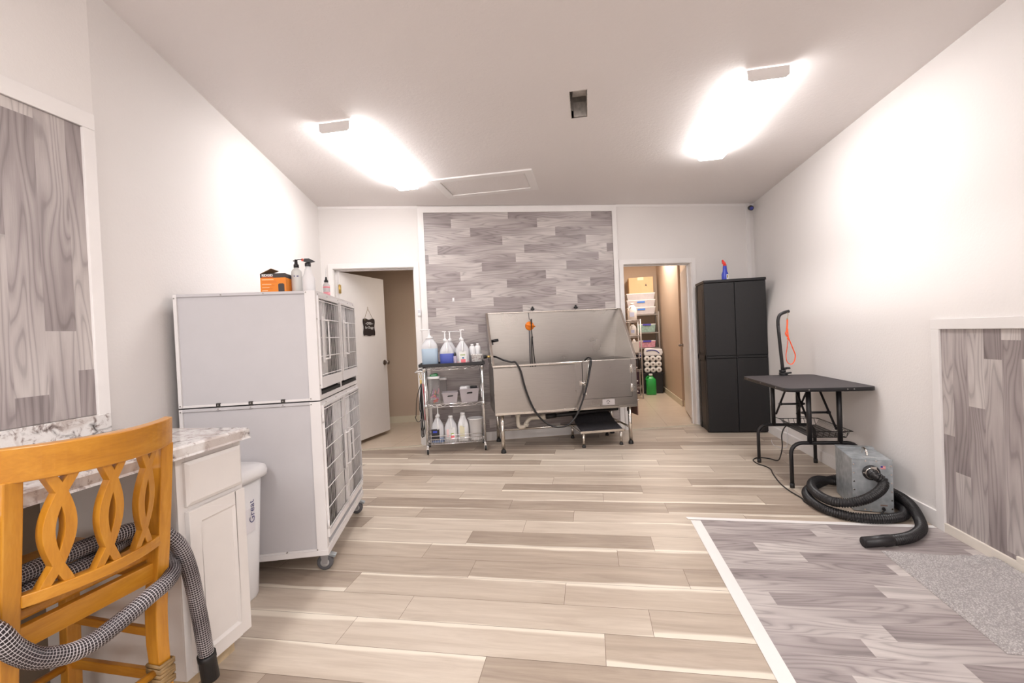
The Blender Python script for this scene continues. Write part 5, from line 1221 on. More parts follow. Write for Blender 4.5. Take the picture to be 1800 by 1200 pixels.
for (u, v) in ((1.285, 4.485), (1.69, 4.485), (1.285, 4.93), (1.69, 4.93)):
    mb = MB(); mb.cyl((u, v, 0.02), (u, v, 0.155), 0.014, 16); l = part('leg', mb, M_STEELP, t)
    mb = MB(); mb.lathe((u, v, 0), [(0.020, 0), (0.021, 0.007), (0.016, 0.026), (1e-4, 0.027)], 16); part('foot', mb, M_RUBBER, l)
mb = MB(); mb.cyl((1.70, 4.49, 0.160), (1.735, 4.485, 0.150), 0.008, 10); part('hinge_bolt', mb, M_STEELP, t)
# ------------------------------------------------------------------ black cabinet
t = thing('black_storage_cabinet', 'tall black plastic two-door cabinet standing in the corner', 'cabinet', (1.60, 5.49, 0))
x0, x1, y0, y1, zt = 1.285, 1.930, 5.30, 5.68, 1.715
# the back-left edge sits on the skewed back wall
mb = MB(); mb.box(x0+0.006, x1, y0+0.02, y1, 0, zt-0.03); part('carcass', mb, M_BLACKC, t, 0.003)
mb = MB(); mb.box(x0-0.004, x1+0.004, y0-0.008, y1, zt-0.030, zt); part('top', mb, M_BLACKC, t, 0.006)
mb = MB()
for (z0, z1) in ((0.07, 0.80), (0.90, 1.62)):
    yy0, yy1 = y0+0.085, y1-0.085; d = 0.012
    mb.box(x0-0.002, x0+0.006, y0+0.02, yy0-0.02, z0-0.07 if z0 < 0.5 else z0-0.06, z1+0.06 if z1 > 1 else z1+0.05); mb.box(x0-0.002, x0+0.006, yy1+0.02, y1, z0-0.07 if z0 < 0.5 else z0-0.06, z1+0.06 if z1 > 1 else z1+0.05)
    mb.box(x0+0.0, x0+0.010, yy0, yy1, z0, z1)
mb.box(x0-0.002, x0+0.006, y0+0.02, y1, 0.815, 0.875)
part('side_panel_moulding', mb, M_BLACKC, t, 0.003)
xm = (x0+x1)/2-0.002
for (a, b, h) in ((x0+0.002, xm-0.0025, 1), (xm+0.0025, x1-0.002, -1)):
    mb = MB(); mb.box(a, b, y0, y0+0.02, 0.012, 0.832); mb.box(a, b, y0, y0+0.02, 0.866, zt-0.034); mb.box(a, b, y0+0.008, y0+0.02, 0.832, 0.866)
    d = part('door', mb, M_BLACKC, t, 0.004)
    mb = MB(); mb.box(a+0.012, b-0.004, y0-0.006, y0+0.010, 0.838, 0.860); part('handle_ledge', mb, M_BLACKC, d, 0.004)
t = thing('blue_spray_bottle', 'blue spray bottle with a red trigger head on the black cabinet', 'spray bottle', (1.566, 5.45, zt))
bx, by = 1.558, 5.45
mb = MB(); mb.lathe((bx, by, zt), [(0.034, 0), (0.037, 0.005), (0.037, 0.07), (0.030, 0.092), (0.024, 0.105), (0.020, 0.165), (0.013, 0.172), (1e-4, 0.172)], 28, 1.0, 0.7); part('bottle_body', mb, plain('cobalt_plastic', srgb(58, 74, 190), 0.35), t)
mr = plain('red_trigger_plastic', srgb(224, 52, 40), 0.4)
mb = MB(); mb.lathe((bx, by, zt), [(0.018, 0.168), (0.018, 0.184), (0.012, 0.19), (1e-4, 0.19)], 18); mb.prism([(bx-0.024, zt+0.190), (bx-0.030, zt+0.232), (bx-0.020, zt+0.240), (bx-0.006, zt+0.222), (bx+0.012, zt+0.198), (bx+0.010, zt+0.186)], 'y', by-0.009, by+0.009); part('trigger_head', mb, mr, t, 0.001)
mb = MB(); mb.box(bx+0.008, bx+0.030, by-0.0275, by-0.0262, zt+0.012, zt+0.07); part('label', mb, M_PAPER, t); mb = MB(); mb.box(bx+0.012, bx+0.024, by-0.0285, by-0.0275, zt+0.03, zt+0.06); part('label_print', mb, plain('olive_print', srgb(150, 130, 60), 0.5), t)

# ------------------------------------------------------------------ grooming table
def tables():
    t = thing('grooming_table', 'black folding grooming table with bent tube feet and wire basket', 'table', (1.63, 3.83, 0))
    x0, x1, y0, y1, zt = 1.335, 1.905, 3.375, 4.275, 0.742
    def rr(x0, x1, y0, y1, r, n=6):
        P = []
        for cx, cy, a0 in ((x1-r, y1-r, 0), (x0+r, y1-r, 90), (x0+r, y0+r, 180), (x1-r, y0+r, 270)):
            for i in range(n+1): a = radians(a0+90*i/n); P.append((cx+r*cos(a), cy+r*sin(a)))
        return P
    mb = MB(); mb.prism(rr(x0+0.003, x1-0.003, y0+0.003, y1-0.003, 0.045), 'z', zt-0.020, zt); part('table_top', mb, M_BLACKT, t)
    mb = MB(); P = rr(x0, x1, y0, y1, 0.048); Q = rr(x0+0.004, x1-0.004, y0+0.004, y1-0.004, 0.044); n = len(P)
    vs = [(p[0], p[1], zt-0.026) for p in P]+[(p[0], p[1], zt-0.001) for p in P]+[(p[0], p[1], zt+0.001) for p in Q]+[(p[0], p[1], zt-0.026) for p in Q]
    mb.add(vs, [(k*n+i, k*n+(i+1) % n, ((k+1) % 4)*n+(i+1) % n, ((k+1) % 4)*n+i) for k in range(4) for i in range(n)], True); part('edge_band', mb, M_BLACKM, t)
    for (x, y) in ((1.334, 3.55), (1.334, 3.85), (1.334, 4.15), (1.48, 3.374), (1.72, 3.374), (1.76, 3.374)):
        mb = MB(); d = (-1, 0) if x < 1.34 else (0, -1); mb.cyl((x-d[0]*0.002, y-d[1]*0.002, zt-0.012), (x+d[0]*0.0015, y+d[1]*0.0015, zt-0.012), 0.004, 8); part('edge_screw', mb, M_SCREW, t)
    for yf, s in ((3.516, 1), (4.155, -1)):
        a, b, h = 1.408, 1.853, 0.327; r = 0.075
        pts = [(a, yf, 0.004), (a, yf, h-r)] + [(a+r-r*cos(radians(t_)), yf, h-r+r*sin(radians(t_))) for t_ in (15, 30, 45, 60, 75, 90)] + [(b-r+r*sin(radians(t_)), yf, h-r+r*cos(radians(t_))) for t_ in (0, 15, 30, 45, 60, 75, 90)] + [(b, yf, 0.004)]
        mb = MB(); mb.tube(pts, 0.0135, 16); f = part('foot_frame', mb, M_BLACKM, t)
        for x in (a, b):
            mb = MB(); mb.cyl((x, yf, 0.0), (x, yf, 0.035), 0.0155, 16); part('foot_cap', mb, M_RUBBER, f)
        for x in (1.535, 1.733):
            mb = MB(); mb.cyl((x, yf, h), (x, yf, zt-0.022), 0.0165, 16); part('leg', mb, M_BLACKM, t)
        mb = MB(); mb.box(1.50, 1.765, yf-0.018, yf+0.018, zt-0.026, zt-0.0205); mb.cyl((1.765, yf-0.01, zt-0.034), (1.790, yf-0.01, zt-0.034), 0.012, 10); part('leg_bracket', mb, M_BLACKM, t)
        mb = MB(); yb = yf+s*0.185; mb.cyl((1.535, yf+s*0.12, 0.525), (1.733, yf+s*0.12, 0.525), 0.0085, 10); part('cross_bar', mb, M_BLACKM, t)
        for x in (1.552, 1.716):
            mb = MB(); mb.bar((x, yf+s*0.01, 0.42), (x, yf+s*0.27, zt-0.024), 0.014, 0.006, (0, 0, 1)); mb.cyl((x-0.006, yf+s*0.12, 0.525), (x+0.006, yf+s*0.12, 0.525), 0.012, 10); part('folding_brace', mb, M_BLACKM, t)
    # wire basket between the legs
    mb = MB(); bx0, bx1, by0, by1, bz0, bz1 = 1.57, 1.87, 3.62, 4.13, 0.335, 0.385; w = 0.0022
    for ins, z, r in ((0.0, bz1, 0.003), (0.03, bz0, 0.0025)):
        mb.tube([(bx0+ins, by0+ins, z), (bx1-ins, by0+ins, z), (bx1-ins, by1-ins, z), (bx0+ins, by1-ins, z)], r, 6, closed=True)
    for i in range(27):
        y = by0+0.03+(by1-by0-0.06)*i/26; mb.tube([(bx0, y, bz1), (bx0+0.03, y, bz0), (bx1-0.03, y, bz0), (bx1, y, bz1)], w*0.7, 5)
    for i in range(7):
        x = bx0+0.03+(bx1-bx0-0.06)*i/6; mb.tube([(x, by0, bz1), (x, by0+0.03, bz0), (x, by1-0.03, bz0), (x, by1, bz1)], w, 5)
    part('wire_basket', mb, M_BLACKM, t)
    mb = MB()
    for (x, y) in ((bx0, by0+0.02), (bx1, by0+0.02), (bx0, by1-0.02), (bx1, by1-0.02)):
        xx = 1.535 if x < 1.7 else 1.733; yy = 3.516 if y < 3.9 else 4.155; mb.tube([(x, y, bz1), (xx, yy, bz1+0.012)], 0.003, 6)
    part('basket_hanger', mb, M_BLACKM, t)
    # grooming arm
    y = 4.245
    mb = MB(); mb.tube([(1.655, y, 0.70), (1.655, y, 0.83), (1.646, y, 0.95), (1.637, y, 1.10), (1.632, y, 1.18)] + spline([(1.632, y, 1.18), (1.634, y, 1.23), (1.648, y, 1.270), (1.680, y, 1.290), (1.725, y, 1.302)], 5), 0.0135, 14); part('grooming_arm', mb, M_BLACKM, t)
    mb = MB(); mb.cyl((1.662, y, 0.743), (1.662, y, 0.765), 0.034, 20); mb.box(1.635, 1.70, y-0.022, y+0.03, 0.700, 0.716); mb.box(1.640, 1.690, y+0.02, y+0.034, 0.700, 0.765); mb.cyl((1.655, y, 0.77), (1.655, y, 0.79), 0.026, 18)
    part('clamp', mb, M_BLACKM, t, 0.001)
    mb = MB(); mb.cyl((1.665, y, 0.800), (1.69, y, 0.803), 0.011, 10); mb.lathe((1.70, y, 0.795), [(1e-4, 0), (0.018, 0.002), (0.020, 0.010), (0.014, 0.018), (1e-4, 0.019)], 14); mb.cyl((1.68, y-0.012, 0.762), (1.72, y-0.014, 0.765), 0.008, 10); part('clamp_knob', mb, M_BLACKP, t)
tables()
t = thing('grooming_noose', 'neon orange loop leash hanging from the black table arm', 'leash', (1.71, 4.235, 1.10))
y = 4.235
mb = MB(); mb.tube(spline([(1.703, y, 1.293), (1.712, y, 1.278), (1.708, y, 1.255), (1.704, y, 1.235)], 5), 0.0028, 8); mb.cyl((1.704, y, 1.245), (1.704, y, 1.228), 0.005, 10); part('snap_hook', mb, plain('dull_brass_hook', (0.42, 0.36, 0.26), 0.35, 0.9), t)
mn = plain('neon_orange_webbing', srgb(255, 92, 40), 0.5)
mb = MB()
def ribbon(mb, pts, w=0.0075, th=0.0022):
    P = spline(pts, 6); vs = []; n = len(P)
    for i, p in enumerate(P):
        a = P[max(i-1, 0)]; b = P[min(i+1, n-1)]; d = (b-a).normalized(); s = Vector((-d.z, 0, d.x))*w/2*0.75; o = Vector((0, w*0.45, 0))
        vs += [p+s-o, p-s-o*0.2, p-s+o, p+s+o*0.2]
    fs = [(4*i+k, 4*i+(k+1) % 4, 4*i+4+(k+1) % 4, 4*i+4+k) for i in range(n-1) for k in range(4)] + [(0, 1, 2, 3), (4*n-4, 4*n-1, 4*n-2, 4*n-3)]
    mb.add(vs, fs, False)
ribbon(mb, [(1.704, y, 1.232), (1.702, y, 1.18), (1.697, y, 1.135), (1.688, y, 1.11), (1.694, y, 1.09), (1.706, y, 1.075)], 0.012)
ribbon(mb, [(1.702, y-0.002, 1.15), (1.704, y-0.002, 1.10), (1.708, y-0.002, 1.05)], 0.010)
ribbon(mb, [(1.706, y, 1.075), (1.722, y, 1.03), (1.742, y, 0.97), (1.757, y, 0.92), (1.752, y, 0.875), (1.732, y, 0.842), (1.708, y, 0.842), (1.688, y, 0.868), (1.684, y, 0.92), (1.694, y, 0.98), (1.704, y, 1.05)], 0.0085)
part('webbing_loop', mb, mn, t)
mb = MB(); mb.cyl((1.706, y-0.006, 1.062), (1.706, y+0.006, 1.062), 0.009, 12); part('slide_lock', mb, mn, t)

# ------------------------------------------------------------------ dryer, frame D
def to_D(x, y): a = -ANG['D']; return (x*cos(a)-y*sin(a), x*sin(a)+y*cos(a))
fx, fy = to_D(1.592, 3.108)
def dryer():
    t = thing('force_dryer', 'galvanised metal dryer box with a black hose coming out of its front', 'dryer', (fx+0.103, fy+0.17, 0), 'D')
    w, d, h = 0.206, 0.336, 0.330
    mb = MB(); mb.box(fx, fx+w, fy, fy+d, 0.004, h-0.030); mb.prism([(fy, h-0.030), (fy+0.004, h), (fy+d, h), (fy+d, h-0.030)], 'x', fx, fx+w); part('housing', mb, M_GALV, t, 0.003)
    mb = MB(); mb.box(fx-0.001, fx+w+0.001, fy-0.002, fy+0.004, 0.004, h-0.004); mb.box(fx-0.002, fx+w+0.002, fy-0.001, fy+0.02, h-0.003, h+0.0015); part('front_plate', mb, M_GALV, t, 0.001)
    mb = MB(); mb.box(fx+0.004, fx+w-0.004, fy+d-0.06, fy+d-0.058, h, h+0.003); mb.box(fx-0.002, fx+w+0.002, fy+d-0.05, fy+d+0.002, h, h+0.006); part('lid_flange', mb, M_GALV, t, 0.001)
    mb = MB(); mb.tube(spline([(fx+0.103, fy+0.075, h+0.002), (fx+0.103, fy+0.085, h+0.030), (fx+0.103, fy+0.12, h+0.040), (fx+0.103, fy+0.155, h+0.030), (fx+0.103, fy+0.165, h+0.002)], 5), 0.0065, 10); part('carry_handle', mb, M_STEELP, t)
    mb = MB(); mb.box(fx+0.07, fx+0.135, fy+0.028, fy+0.060, h+0.001, h+0.003); part('worn_sticker', mb, plain('worn_paper', srgb(170, 172, 174), 0.7, var=0.2, vs=80), t)
    for (a, z) in [(0.008, 0.03+0.053*i) for i in range(6)] + [(w-0.008, 0.03+0.053*i) for i in range(6)] + [(0.07, h-0.010), (0.125, h-0.010), (0.06, 0.016), (0.09, 0.012), (0.15, 0.012)]:
        mb = MB(); mb.cyl((fx+a, fy-0.001, z), (fx+a, fy-0.0055, z), 0.0048, 10); part('screw', mb, M_STEELP, t)
    cx, cz = fx+0.098, 0.248; M = Matrix.Rotation(radians(90), 4, 'X')
    mb = MB(); mb.lathe((cx, fy-0.002, cz), [(0.026, 0.0), (0.046, 0.0), (0.047, 0.004), (0.040, 0.010), (0.030, 0.012), (0.028, 0.016)], 32, M=M); part('hose_flange', mb, M_BLACKP, t)
    for a in (60, 180, 300):
        mb = MB(); mb.cyl((cx+0.039*cos(radians(a)), fy-0.009, cz+0.039*sin(radians(a))), (cx+0.039*cos(radians(a)), fy-0.013, cz+0.039*sin(radians(a))), 0.004, 8); part('flange_screw', mb, M_STEELP, t)
    mb = MB(); mb.tube([(cx+0.032*cos(radians(a)), fy-0.020, cz+0.032*sin(radians(a))) for a in range(0, 360, 15)], 0.0035, 6, closed=True); mb.box(cx-0.008, cx+0.022, fy-0.026, fy-0.014, cz+0.026, cz+0.042); part('hose_clamp', mb, M_STEELP, t)
    # small flag sticker
    mb = MB(); mb.box(fx+0.146, fx+0.171, fy-0.0030, fy-0.0022, 0.274, 0.293); fl = part('flag_sticker', mb, plain('white_sticker', (0.85, 0.83, 0.83), 0.5), t)
    mb = MB()
    for k in range(4): mb.box(fx+0.146, fx+0.171, fy-0.0036, fy-0.0030, 0.274+k*0.0054, 0.2766+k*0.0054)
    part('flag_stripes', mb, plain('flag_red', srgb(214, 50, 60), 0.5), fl)
    mb = MB(); mb.box(fx+0.146, fx+0.157, fy-0.0042, fy-0.0036, 0.2826, 0.293); part('flag_canton', mb, plain('flag_blue', srgb(60, 50, 150), 0.5), fl)
    mb = MB(); mb.box(fx+0.14, fx+0.175, fy-0.0028, fy-0.002, 0.044, 0.052); part('rust_mark', mb, plain('dull_brown_lettering', srgb(130, 110, 100), 0.6), t)
    mb = MB(); mb.cyl((fx+0.155, fy-0.001, 0.030), (fx+0.152, fy-0.020, 0.028), 0.009, 10); mb.tube(spline([(fx+0.152, fy-0.018, 0.028), (fx+0.143, fy-0.032, 0.020), (fx+0.13, fy-0.036, 0.006)], 4), 0.0045, 8); part('cord_grip', mb, M_RUBBER, t)
dryer()
c_ = world('D', fx+0.098, fy-0.016, 0); n_ = world('D', 0, -1, 0)
p0 = (c_.x, c_.y, 0.248); p1 = (c_.x+n_.x*0.035+0.004, c_.y+n_.y*0.035, 0.243)
t = thing('dryer_hose', 'black corrugated hose coiled on the floor round the metal dryer box', 'hose', (1.55, 3.1, 0))
path = [p0, p1, (1.718, 3.025, 0.212), (1.682, 2.990, 0.174), (1.60, 2.958, 0.136), (1.53, 2.955, 0.112), (1.475, 2.97, 0.098), (1.428, 3.02, 0.090), (1.408, 3.11, 0.088), (1.42, 3.24, 0.088), (1.47, 3.36, 0.088), (1.56, 3.475, 0.075), (1.66, 3.53, 0.050),
        (1.77, 3.51, 0.032), (1.852, 3.43, 0.029), (1.868, 3.32, 0.029), (1.868, 3.20, 0.029), (1.855, 3.08, 0.029), (1.80, 2.985, 0.029), (1.72, 2.935, 0.029), (1.62, 2.915, 0.029), (1.53, 2.925, 0.029), (1.46, 2.965, 0.029), (1.405, 3.04, 0.029), (1.385, 3.14, 0.029), (1.40, 3.27, 0.029), (1.45, 3.385, 0.029), (1.55, 3.49, 0.029),
        (1.67, 3.545, 0.052), (1.78, 3.52, 0.080), (1.855, 3.44, 0.088), (1.866, 3.32, 0.088), (1.866, 3.20, 0.088), (1.862, 3.08, 0.086), (1.845, 2.98, 0.070), (1.815, 2.88, 0.036), (1.755, 2.78, 0.030), (1.67, 2.70, 0.030), (1.59, 2.655, 0.030), (1.51, 2.63, 0.030)]
P, rr = ribbed(path, 0.0255, 0.0125, 0.0028)
mb = MB(); mb.tube(P, rr, 20); part('corrugated_tube', mb, M_HOSE, t)
mb = MB(); e = P[-1]; mb.tube([e+Vector((0.012, 0.004, 0)), e, e+Vector((-0.03, -0.007, 0)), e+Vector((-0.035, -0.008, 0)), e+Vector((-0.135, -0.031, 0)), e+Vector((-0.133, -0.0305, 0)), e+Vector((-0.05, -0.012, 0))], [0.0290, 0.0300, 0.0300, 0.0275, 0.0272, 0.0225, 0.021], 28); part('end_nozzle', mb, M_BLACKP, t)
# cord running from the basket
mb = MB(); mb.tube(spline([(1.66, 3.98, 0.352), (1.60, 3.93, 0.37), (1.53, 3.90, 0.368), (1.50, 3.905, 0.30), (1.51, 3.93, 0.20), (1.53, 4.02, 0.10), (1.555, 4.15, 0.02), (1.53, 4.25, 0.0055), (1.47, 4.29, 0.0055), (1.42, 4.27, 0.0055), (1.375, 4.20, 0.0055), (1.375, 4.10, 0.0055), (1.41, 4.02, 0.0055), (1.42, 3.94, 0.0055), (1.395, 3.83, 0.0055), (1.372, 3.70, 0.0055), (1.355, 3.56, 0.0055), (1.358, 3.42, 0.0055), (1.375, 3.30, 0.0055), (1.365, 3.22, 0.0055), (1.39, 3.12, 0.0055), (1.47, 3.04, 0.0055), (1.60, 3.0, 0.0055), (1.69, 3.02, 0.0055), (1.722, 3.05, 0.006)], 8), 0.0048, 8)
single('power_cord', mb, M_RUBBER, 'black cord trailing from the table basket along the floor to the dryer', 'cord', (1.4, 3.8, 0.0007))
mb = MB(); mb.tube(spline([(1.915, 4.86, 0.15), (1.895, 4.80, 0.11), (1.85, 4.70, 0.035), (1.80, 4.62, 0.006), (1.74, 4.72, 0.006), (1.80, 4.95, 0.006)], 6), 0.003, 6)
single('thin_cable', mb, M_CAGE, 'thin pale cable on the baseboard behind the grooming table', 'cable', (1.86, 4.8, 0.003))

# ------------------------------------------------------------------ chenille mat
def mat():
    t = thing('chenille_bath_mat', 'grey chenille mat lying on the grey vinyl beside the wainscot', 'mat', (1.64, 2.18, 0.002))
    a = Vector((1.435, 2.562)); b = Vector((1.400, 1.815)); c = Vector((1.888, 1.808)); d = Vector((1.889, 2.520))
    from mathutils import noise as mn
    NX, NY = 104, 160; vs = []
    for j in range(NY+1):
        for i in range(NX+1):
            u, v = i/NX, j/NY; p = (a*(1-u)+d*u)*(1-v) + (b*(1-u)+c*u)*v
            e = min(u*0.46, v*0.75, (1-v)*0.75, 0.02+(1-u)*0.46)
            nd = 0.5+0.5*sin(i*2.1+1.3*sin(j*0.9))*sin(j*1.9+1.1*sin(i*0.8))
            if e < 0.012: h = 0.006 if e > 0.004 else 0.0015+e*0.8
            elif e < 0.017: h = 0.003
            else: h = 0.008+0.006*nd+0.004*mn.noise(Vector((p.x*9, p.y*9, 0)))
            lift = 0.010*max(0, 1-((p.x-1.86)**2+(p.y-2.42)**2)/0.02) + 0.010*max(0, 1-((p.x-1.80)**2+(p.y-2.50)**2)/0.012)*(0.5+0.5*sin(p.x*90))
            jit = 0.0015 if 0.017 < e else 0
            vs.append((p.x+rnd.uniform(-jit, jit), p.y+rnd.uniform(-jit, jit), 0.0022+h+lift))
    n = NX+1; fs = [(j*n+i, (j+1)*n+i, (j+1)*n+i+1, j*n+i+1) for j in range(NY) for i in range(NX)]
    mb = MB(); mb.add(vs, fs, True)
    rim = [j*n for j in range(NY+1)] + [NY*n+i for i in range(1, NX+1)] + [(NY-j)*n+NX for j in range(1, NY+1)] + [NX-i for i in range(1, NX)]
    k = len(mb.v); mb.add([(vs[r][0], vs[r][1], 0.002) for r in rim], [])
    m_ = len(rim); mb.f += [[rim[i], k+i, k+(i+1) % m_, rim[(i+1) % m_]] for i in range(m_)]; mb.sm += [False]*m_; mb.mi += [0]*m_
    tm = NT('grey_chenille'); v = tm.mapping('Object'); vo = tm.node('ShaderNodeTexVoronoi', i_Scale=150.0); tm.link(v, vo.inputs['Vector']); nn = tm.noise(v, 30, 3)
    c = tm.ramp(tm.math('MULTIPLY_ADD', nn, 0.5, vo.outputs['Distance']), [(0.25, srgb(206, 201, 199)), (0.9, srgb(150, 144, 143))]); tm.base(c, 0.9); tm.bump(vo.outputs['Distance'], -0.8, 0.004)
    tm.b.inputs['Sheen Weight'].default_value = 0.3
    part('pile', mb, tm.m, t)
mat()
# ------------------------------------------------------------------ storage room things (square to the near room)
M_WIRE = plain('grey_epoxy_wire', (0.46, 0.43, 0.42), 0.4, 0.4)
M_RACK = plain('zinc_rack', (0.38, 0.35, 0.33), 0.45, 0.5)
t = thing('back_shelf_rack', 'tall grey metal rack at the end of the storage room', 'shelf', (1.03, 8.98, 0))
for (x, y) in ((0.76, 8.80), (1.305, 8.80), (0.76, 9.16), (1.305, 9.16)):
    mb = MB(); mb.box(x-0.012, x+0.012, y-0.012, y+0.012, 0, 1.53); part('upright', mb, M_RACK, t)
for z in (1.488, 1.142, 0.850, 0.45, 0.10):
    mb = MB(); mb.box(0.772, 1.293, 8.79, 9.17, z-0.022, z-0.004)
    for x in (0.76, 1.305): mb.box(x-0.012, x+0.012, 8.80, 9.16, z-0.022, z-0.004)
    part('shelf_board', mb, M_RACK, t)
def tote(x0, x1, y0, y1, z0, z1, label, mat, lidm, latch=None, tape=None, contents=None, group=None, taper=0.90):
    t = thing('storage_tote', label, 'tote', ((x0+x1)/2, (y0+y1)/2, z0), 'A', group)
    cx, cy, a, b = (x0+x1)/2, (y0+y1)/2, (x1-x0)/2, (y1-y0)/2
    def ring(z, k): return [(cx-a*k, cy-b*k, z), (cx+a*k, cy-b*k, z), (cx+a*k, cy+b*k, z), (cx-a*k, cy+b*k, z)]
    mb = MB(); vs = ring(z0, taper)+ring(z1-0.012, 0.985); mb.add(vs, [(3, 2, 1, 0), (4, 5, 6, 7)]+[(i, (i+1) % 4, 4+(i+1) % 4, 4+i) for i in range(4)]); part('tote_body', mb, mat, t, 0.004)
    mb = MB(); mb.box(x0, x1, y0, y1, z1-0.014, z1); part('lid', mb, lidm, t, 0.003)
    if latch:
        mb = MB(); mb.box(cx-0.075, cx+0.075, y0-0.008, y0+0.01, z1-0.03, z1+0.003); part('latch_handle', mb, latch, t, 0.002)
    if tape:
        mb = MB(); mb.prism([(cx-0.075, z1-0.055), (cx+0.07, z1-0.058), (cx+0.072, z1-0.026), (cx-0.065, z1-0.030)], 'y', y0-0.002, y0+0.006); part('tape_label', mb, tape, t)
    if contents:
        mb = MB(); mb.box(x0+0.05, x1-0.03, y0+0.02, y0+0.028, z0+0.010, z0+(z1-z0)*0.62); part('contents', mb, contents, t)
    return t
MT = plain('frosted_clear_tote', (0.56, 0.53, 0.55), 0.3, var=0.10, vs=14); ML = plain('white_tote_lid', (0.86, 0.85, 0.86), 0.35); MB_ = plain('blue_painters_tape', srgb(70, 130, 220), 0.6); MP = plain('purple_latch', srgb(84, 76, 170), 0.4)
MC1 = plain('mixed_teal_contents', srgb(150, 176, 168), 0.6, var=0.3, vs=40); MC2 = plain('mixed_pink_contents', srgb(212, 150, 165), 0.6, var=0.3, vs=40)
tote(0.735, 1.262, 8.80, 9.15, 1.489, 1.625, 'clear tote with white lid and blue tape, bottom of the stack of three', MT, ML, tape=MB_)
tote(0.730, 1.262, 8.80, 9.15, 1.627, 1.765, 'clear tote with white lid and blue tape, middle of the stack of three', MT, ML, tape=MB_)
tote(0.730, 1.262, 8.80, 9.15, 1.767, 1.890, 'clear tote without tape, directly under the cardboard box', MT, ML)
tote(0.925, 1.250, 8.81, 9.10, 1.143, 1.298, 'clear purple-latched tote with pale green contents on the rack', MC1, ML, latch=MP)
tote(0.925, 1.240, 8.81, 9.10, 0.851, 0.985, 'clear purple-latched tote with pink contents on the rack', MC2, ML, latch=MP)
t = thing('cardboard_carton', 'tan cardboard box on top of the clear totes', 'box', (1.01, 8.97, 1.891))
mb = MB(); mb.box(0.786, 1.236, 8.82, 9.13, 1.891, 2.195); part('carton', mb, plain('tan_cardboard', srgb(206, 172, 132), 0.75, var=0.05), t, 0.003)
mb = MB(); mb.box(0.95, 1.06, 8.818, 8.8195, 2.14, 2.195); part('packing_tape', mb, plain('clear_tape', srgb(240, 214, 180), 0.25), t)
mb = MB(); mb.prism([(1.085, 2.025), (1.10, 2.07), (1.108, 2.055), (1.125, 2.01), (1.105, 2.03)], 'y', 8.8175, 8.819); part('printed_mark', mb, M_LDARK, t)

t = thing('black_tote', 'large black lidded tote on the storage room floor', 'tote', (1.13, 8.72, 0))
mb = MB(); vs = []
for z, k in ((0.0, 0.90), (0.375, 1.0)): vs += [(1.12-0.20*k, 8.56-0.17*k+0.17, z), (1.12+0.20*k, 8.56-0.17*k+0.17, z), (1.12+0.20*k, 8.56+0.17*k+0.02, z), (1.12-0.20*k, 8.56+0.17*k+0.02, z)]
mb.add(vs, [(3, 2, 1, 0), (4, 5, 6, 7)]+[(i, (i+1) % 4, 4+(i+1) % 4, 4+i) for i in range(4)]); part('tote_body', mb, M_BLACKP, t, 0.006)
mb = MB(); mb.box(0.912, 1.328, 8.55, 8.768, 0.365, 0.388); part('lid', mb, M_BLACKP, t, 0.004)
t = thing('dark_crate', 'dark open crate standing on the black tote behind the paper towels', 'crate', (1.15, 8.73, 0.389))
mb = MB(); mb.box(0.93, 1.326, 8.70, 8.765, 0.389, 0.74); part('crate_body', mb, M_BLACKP, t, 0.004)

def roll_pack(x0, z0, cols, rows_, y, label, tilt=0.0):
    t = thing('paper_towel_pack', label, 'paper towels', (x0+0.16, y+0.07, z0))
    r = 0.0525; M = Matrix.Rotation(radians(90), 4, 'X')
    for i in range(cols):
        for j in range(rows_):
            c = (x0+r+i*2*r*0.99, y+0.13, z0+r+j*2*r*0.985)
            mb = MB(); mb.lathe(c, [(0.016, 0.125), (0.046, 0.126), (r, 0.118), (r, 0.005), (0.046, 0.0), (0.016, 0.0)], 24, M=M); rl = part('roll', mb, plain('white_tissue', (0.82, 0.80, 0.78), 0.8) if 'TIS' not in globals() else TIS, t)
            mb = MB(); mb.lathe(c, [(0.017, 0.1255), (0.0165, 0.122), (1e-4, 0.118)], 16, M=M); part('core', mb, CORE, rl)
    return t
TIS = plain('white_tissue', (0.80, 0.78, 0.76), 0.7, var=0.04, vs=60); CORE = plain('grey_core', srgb(120, 112, 106), 0.8)
roll_pack(0.985, 0.389, 3, 3, 8.56, 'plastic-wrapped block of nine paper towel rolls on the black tote')
t = thing('wrapped_tissue_pack', 'crumpled white tissue pack with a blue stripe lying above the paper towels', 'tissue pack', (1.15, 8.62, 0.70))
mb = MB(); r = 0.062
prof = [(0.99, 0.703), (1.31, 0.703), (1.325, 0.76), (1.315, 0.825), (1.20, 0.832), (1.12, 0.845), (1.03, 0.850), (1.0, 0.82), (0.985, 0.76)]
mb.prism(prof, 'y', 8.57, 8.69); part('wrapper', mb, M_WPLAST, t, 0.018)
mb = MB(); mb.tube(spline([(1.03, 8.567, 0.790), (1.09, 8.565, 0.806), (1.16, 8.565, 0.806), (1.22, 8.565, 0.785), (1.26, 8.566, 0.745)], 5), 0.008, 8, sq=0.4); part('blue_stripe', mb, plain('navy_wrapper_print', srgb(60, 66, 150), 0.5), t)
t = thing('blue_tub', 'small blue container peeking out left of the tissue pack', 'container', (0.93, 8.83, 0.855))
mb = MB(); mb.box(0.885, 0.935, 8.60, 8.65, 0.70, 0.76); part('body', mb, plain('blue_container', srgb(40, 70, 150), 0.4), t, 0.004); mb = MB(); mb.box(0.895, 0.925, 8.598, 8.5995, 0.725, 0.75); part('label', mb, M_WPLAST, t)
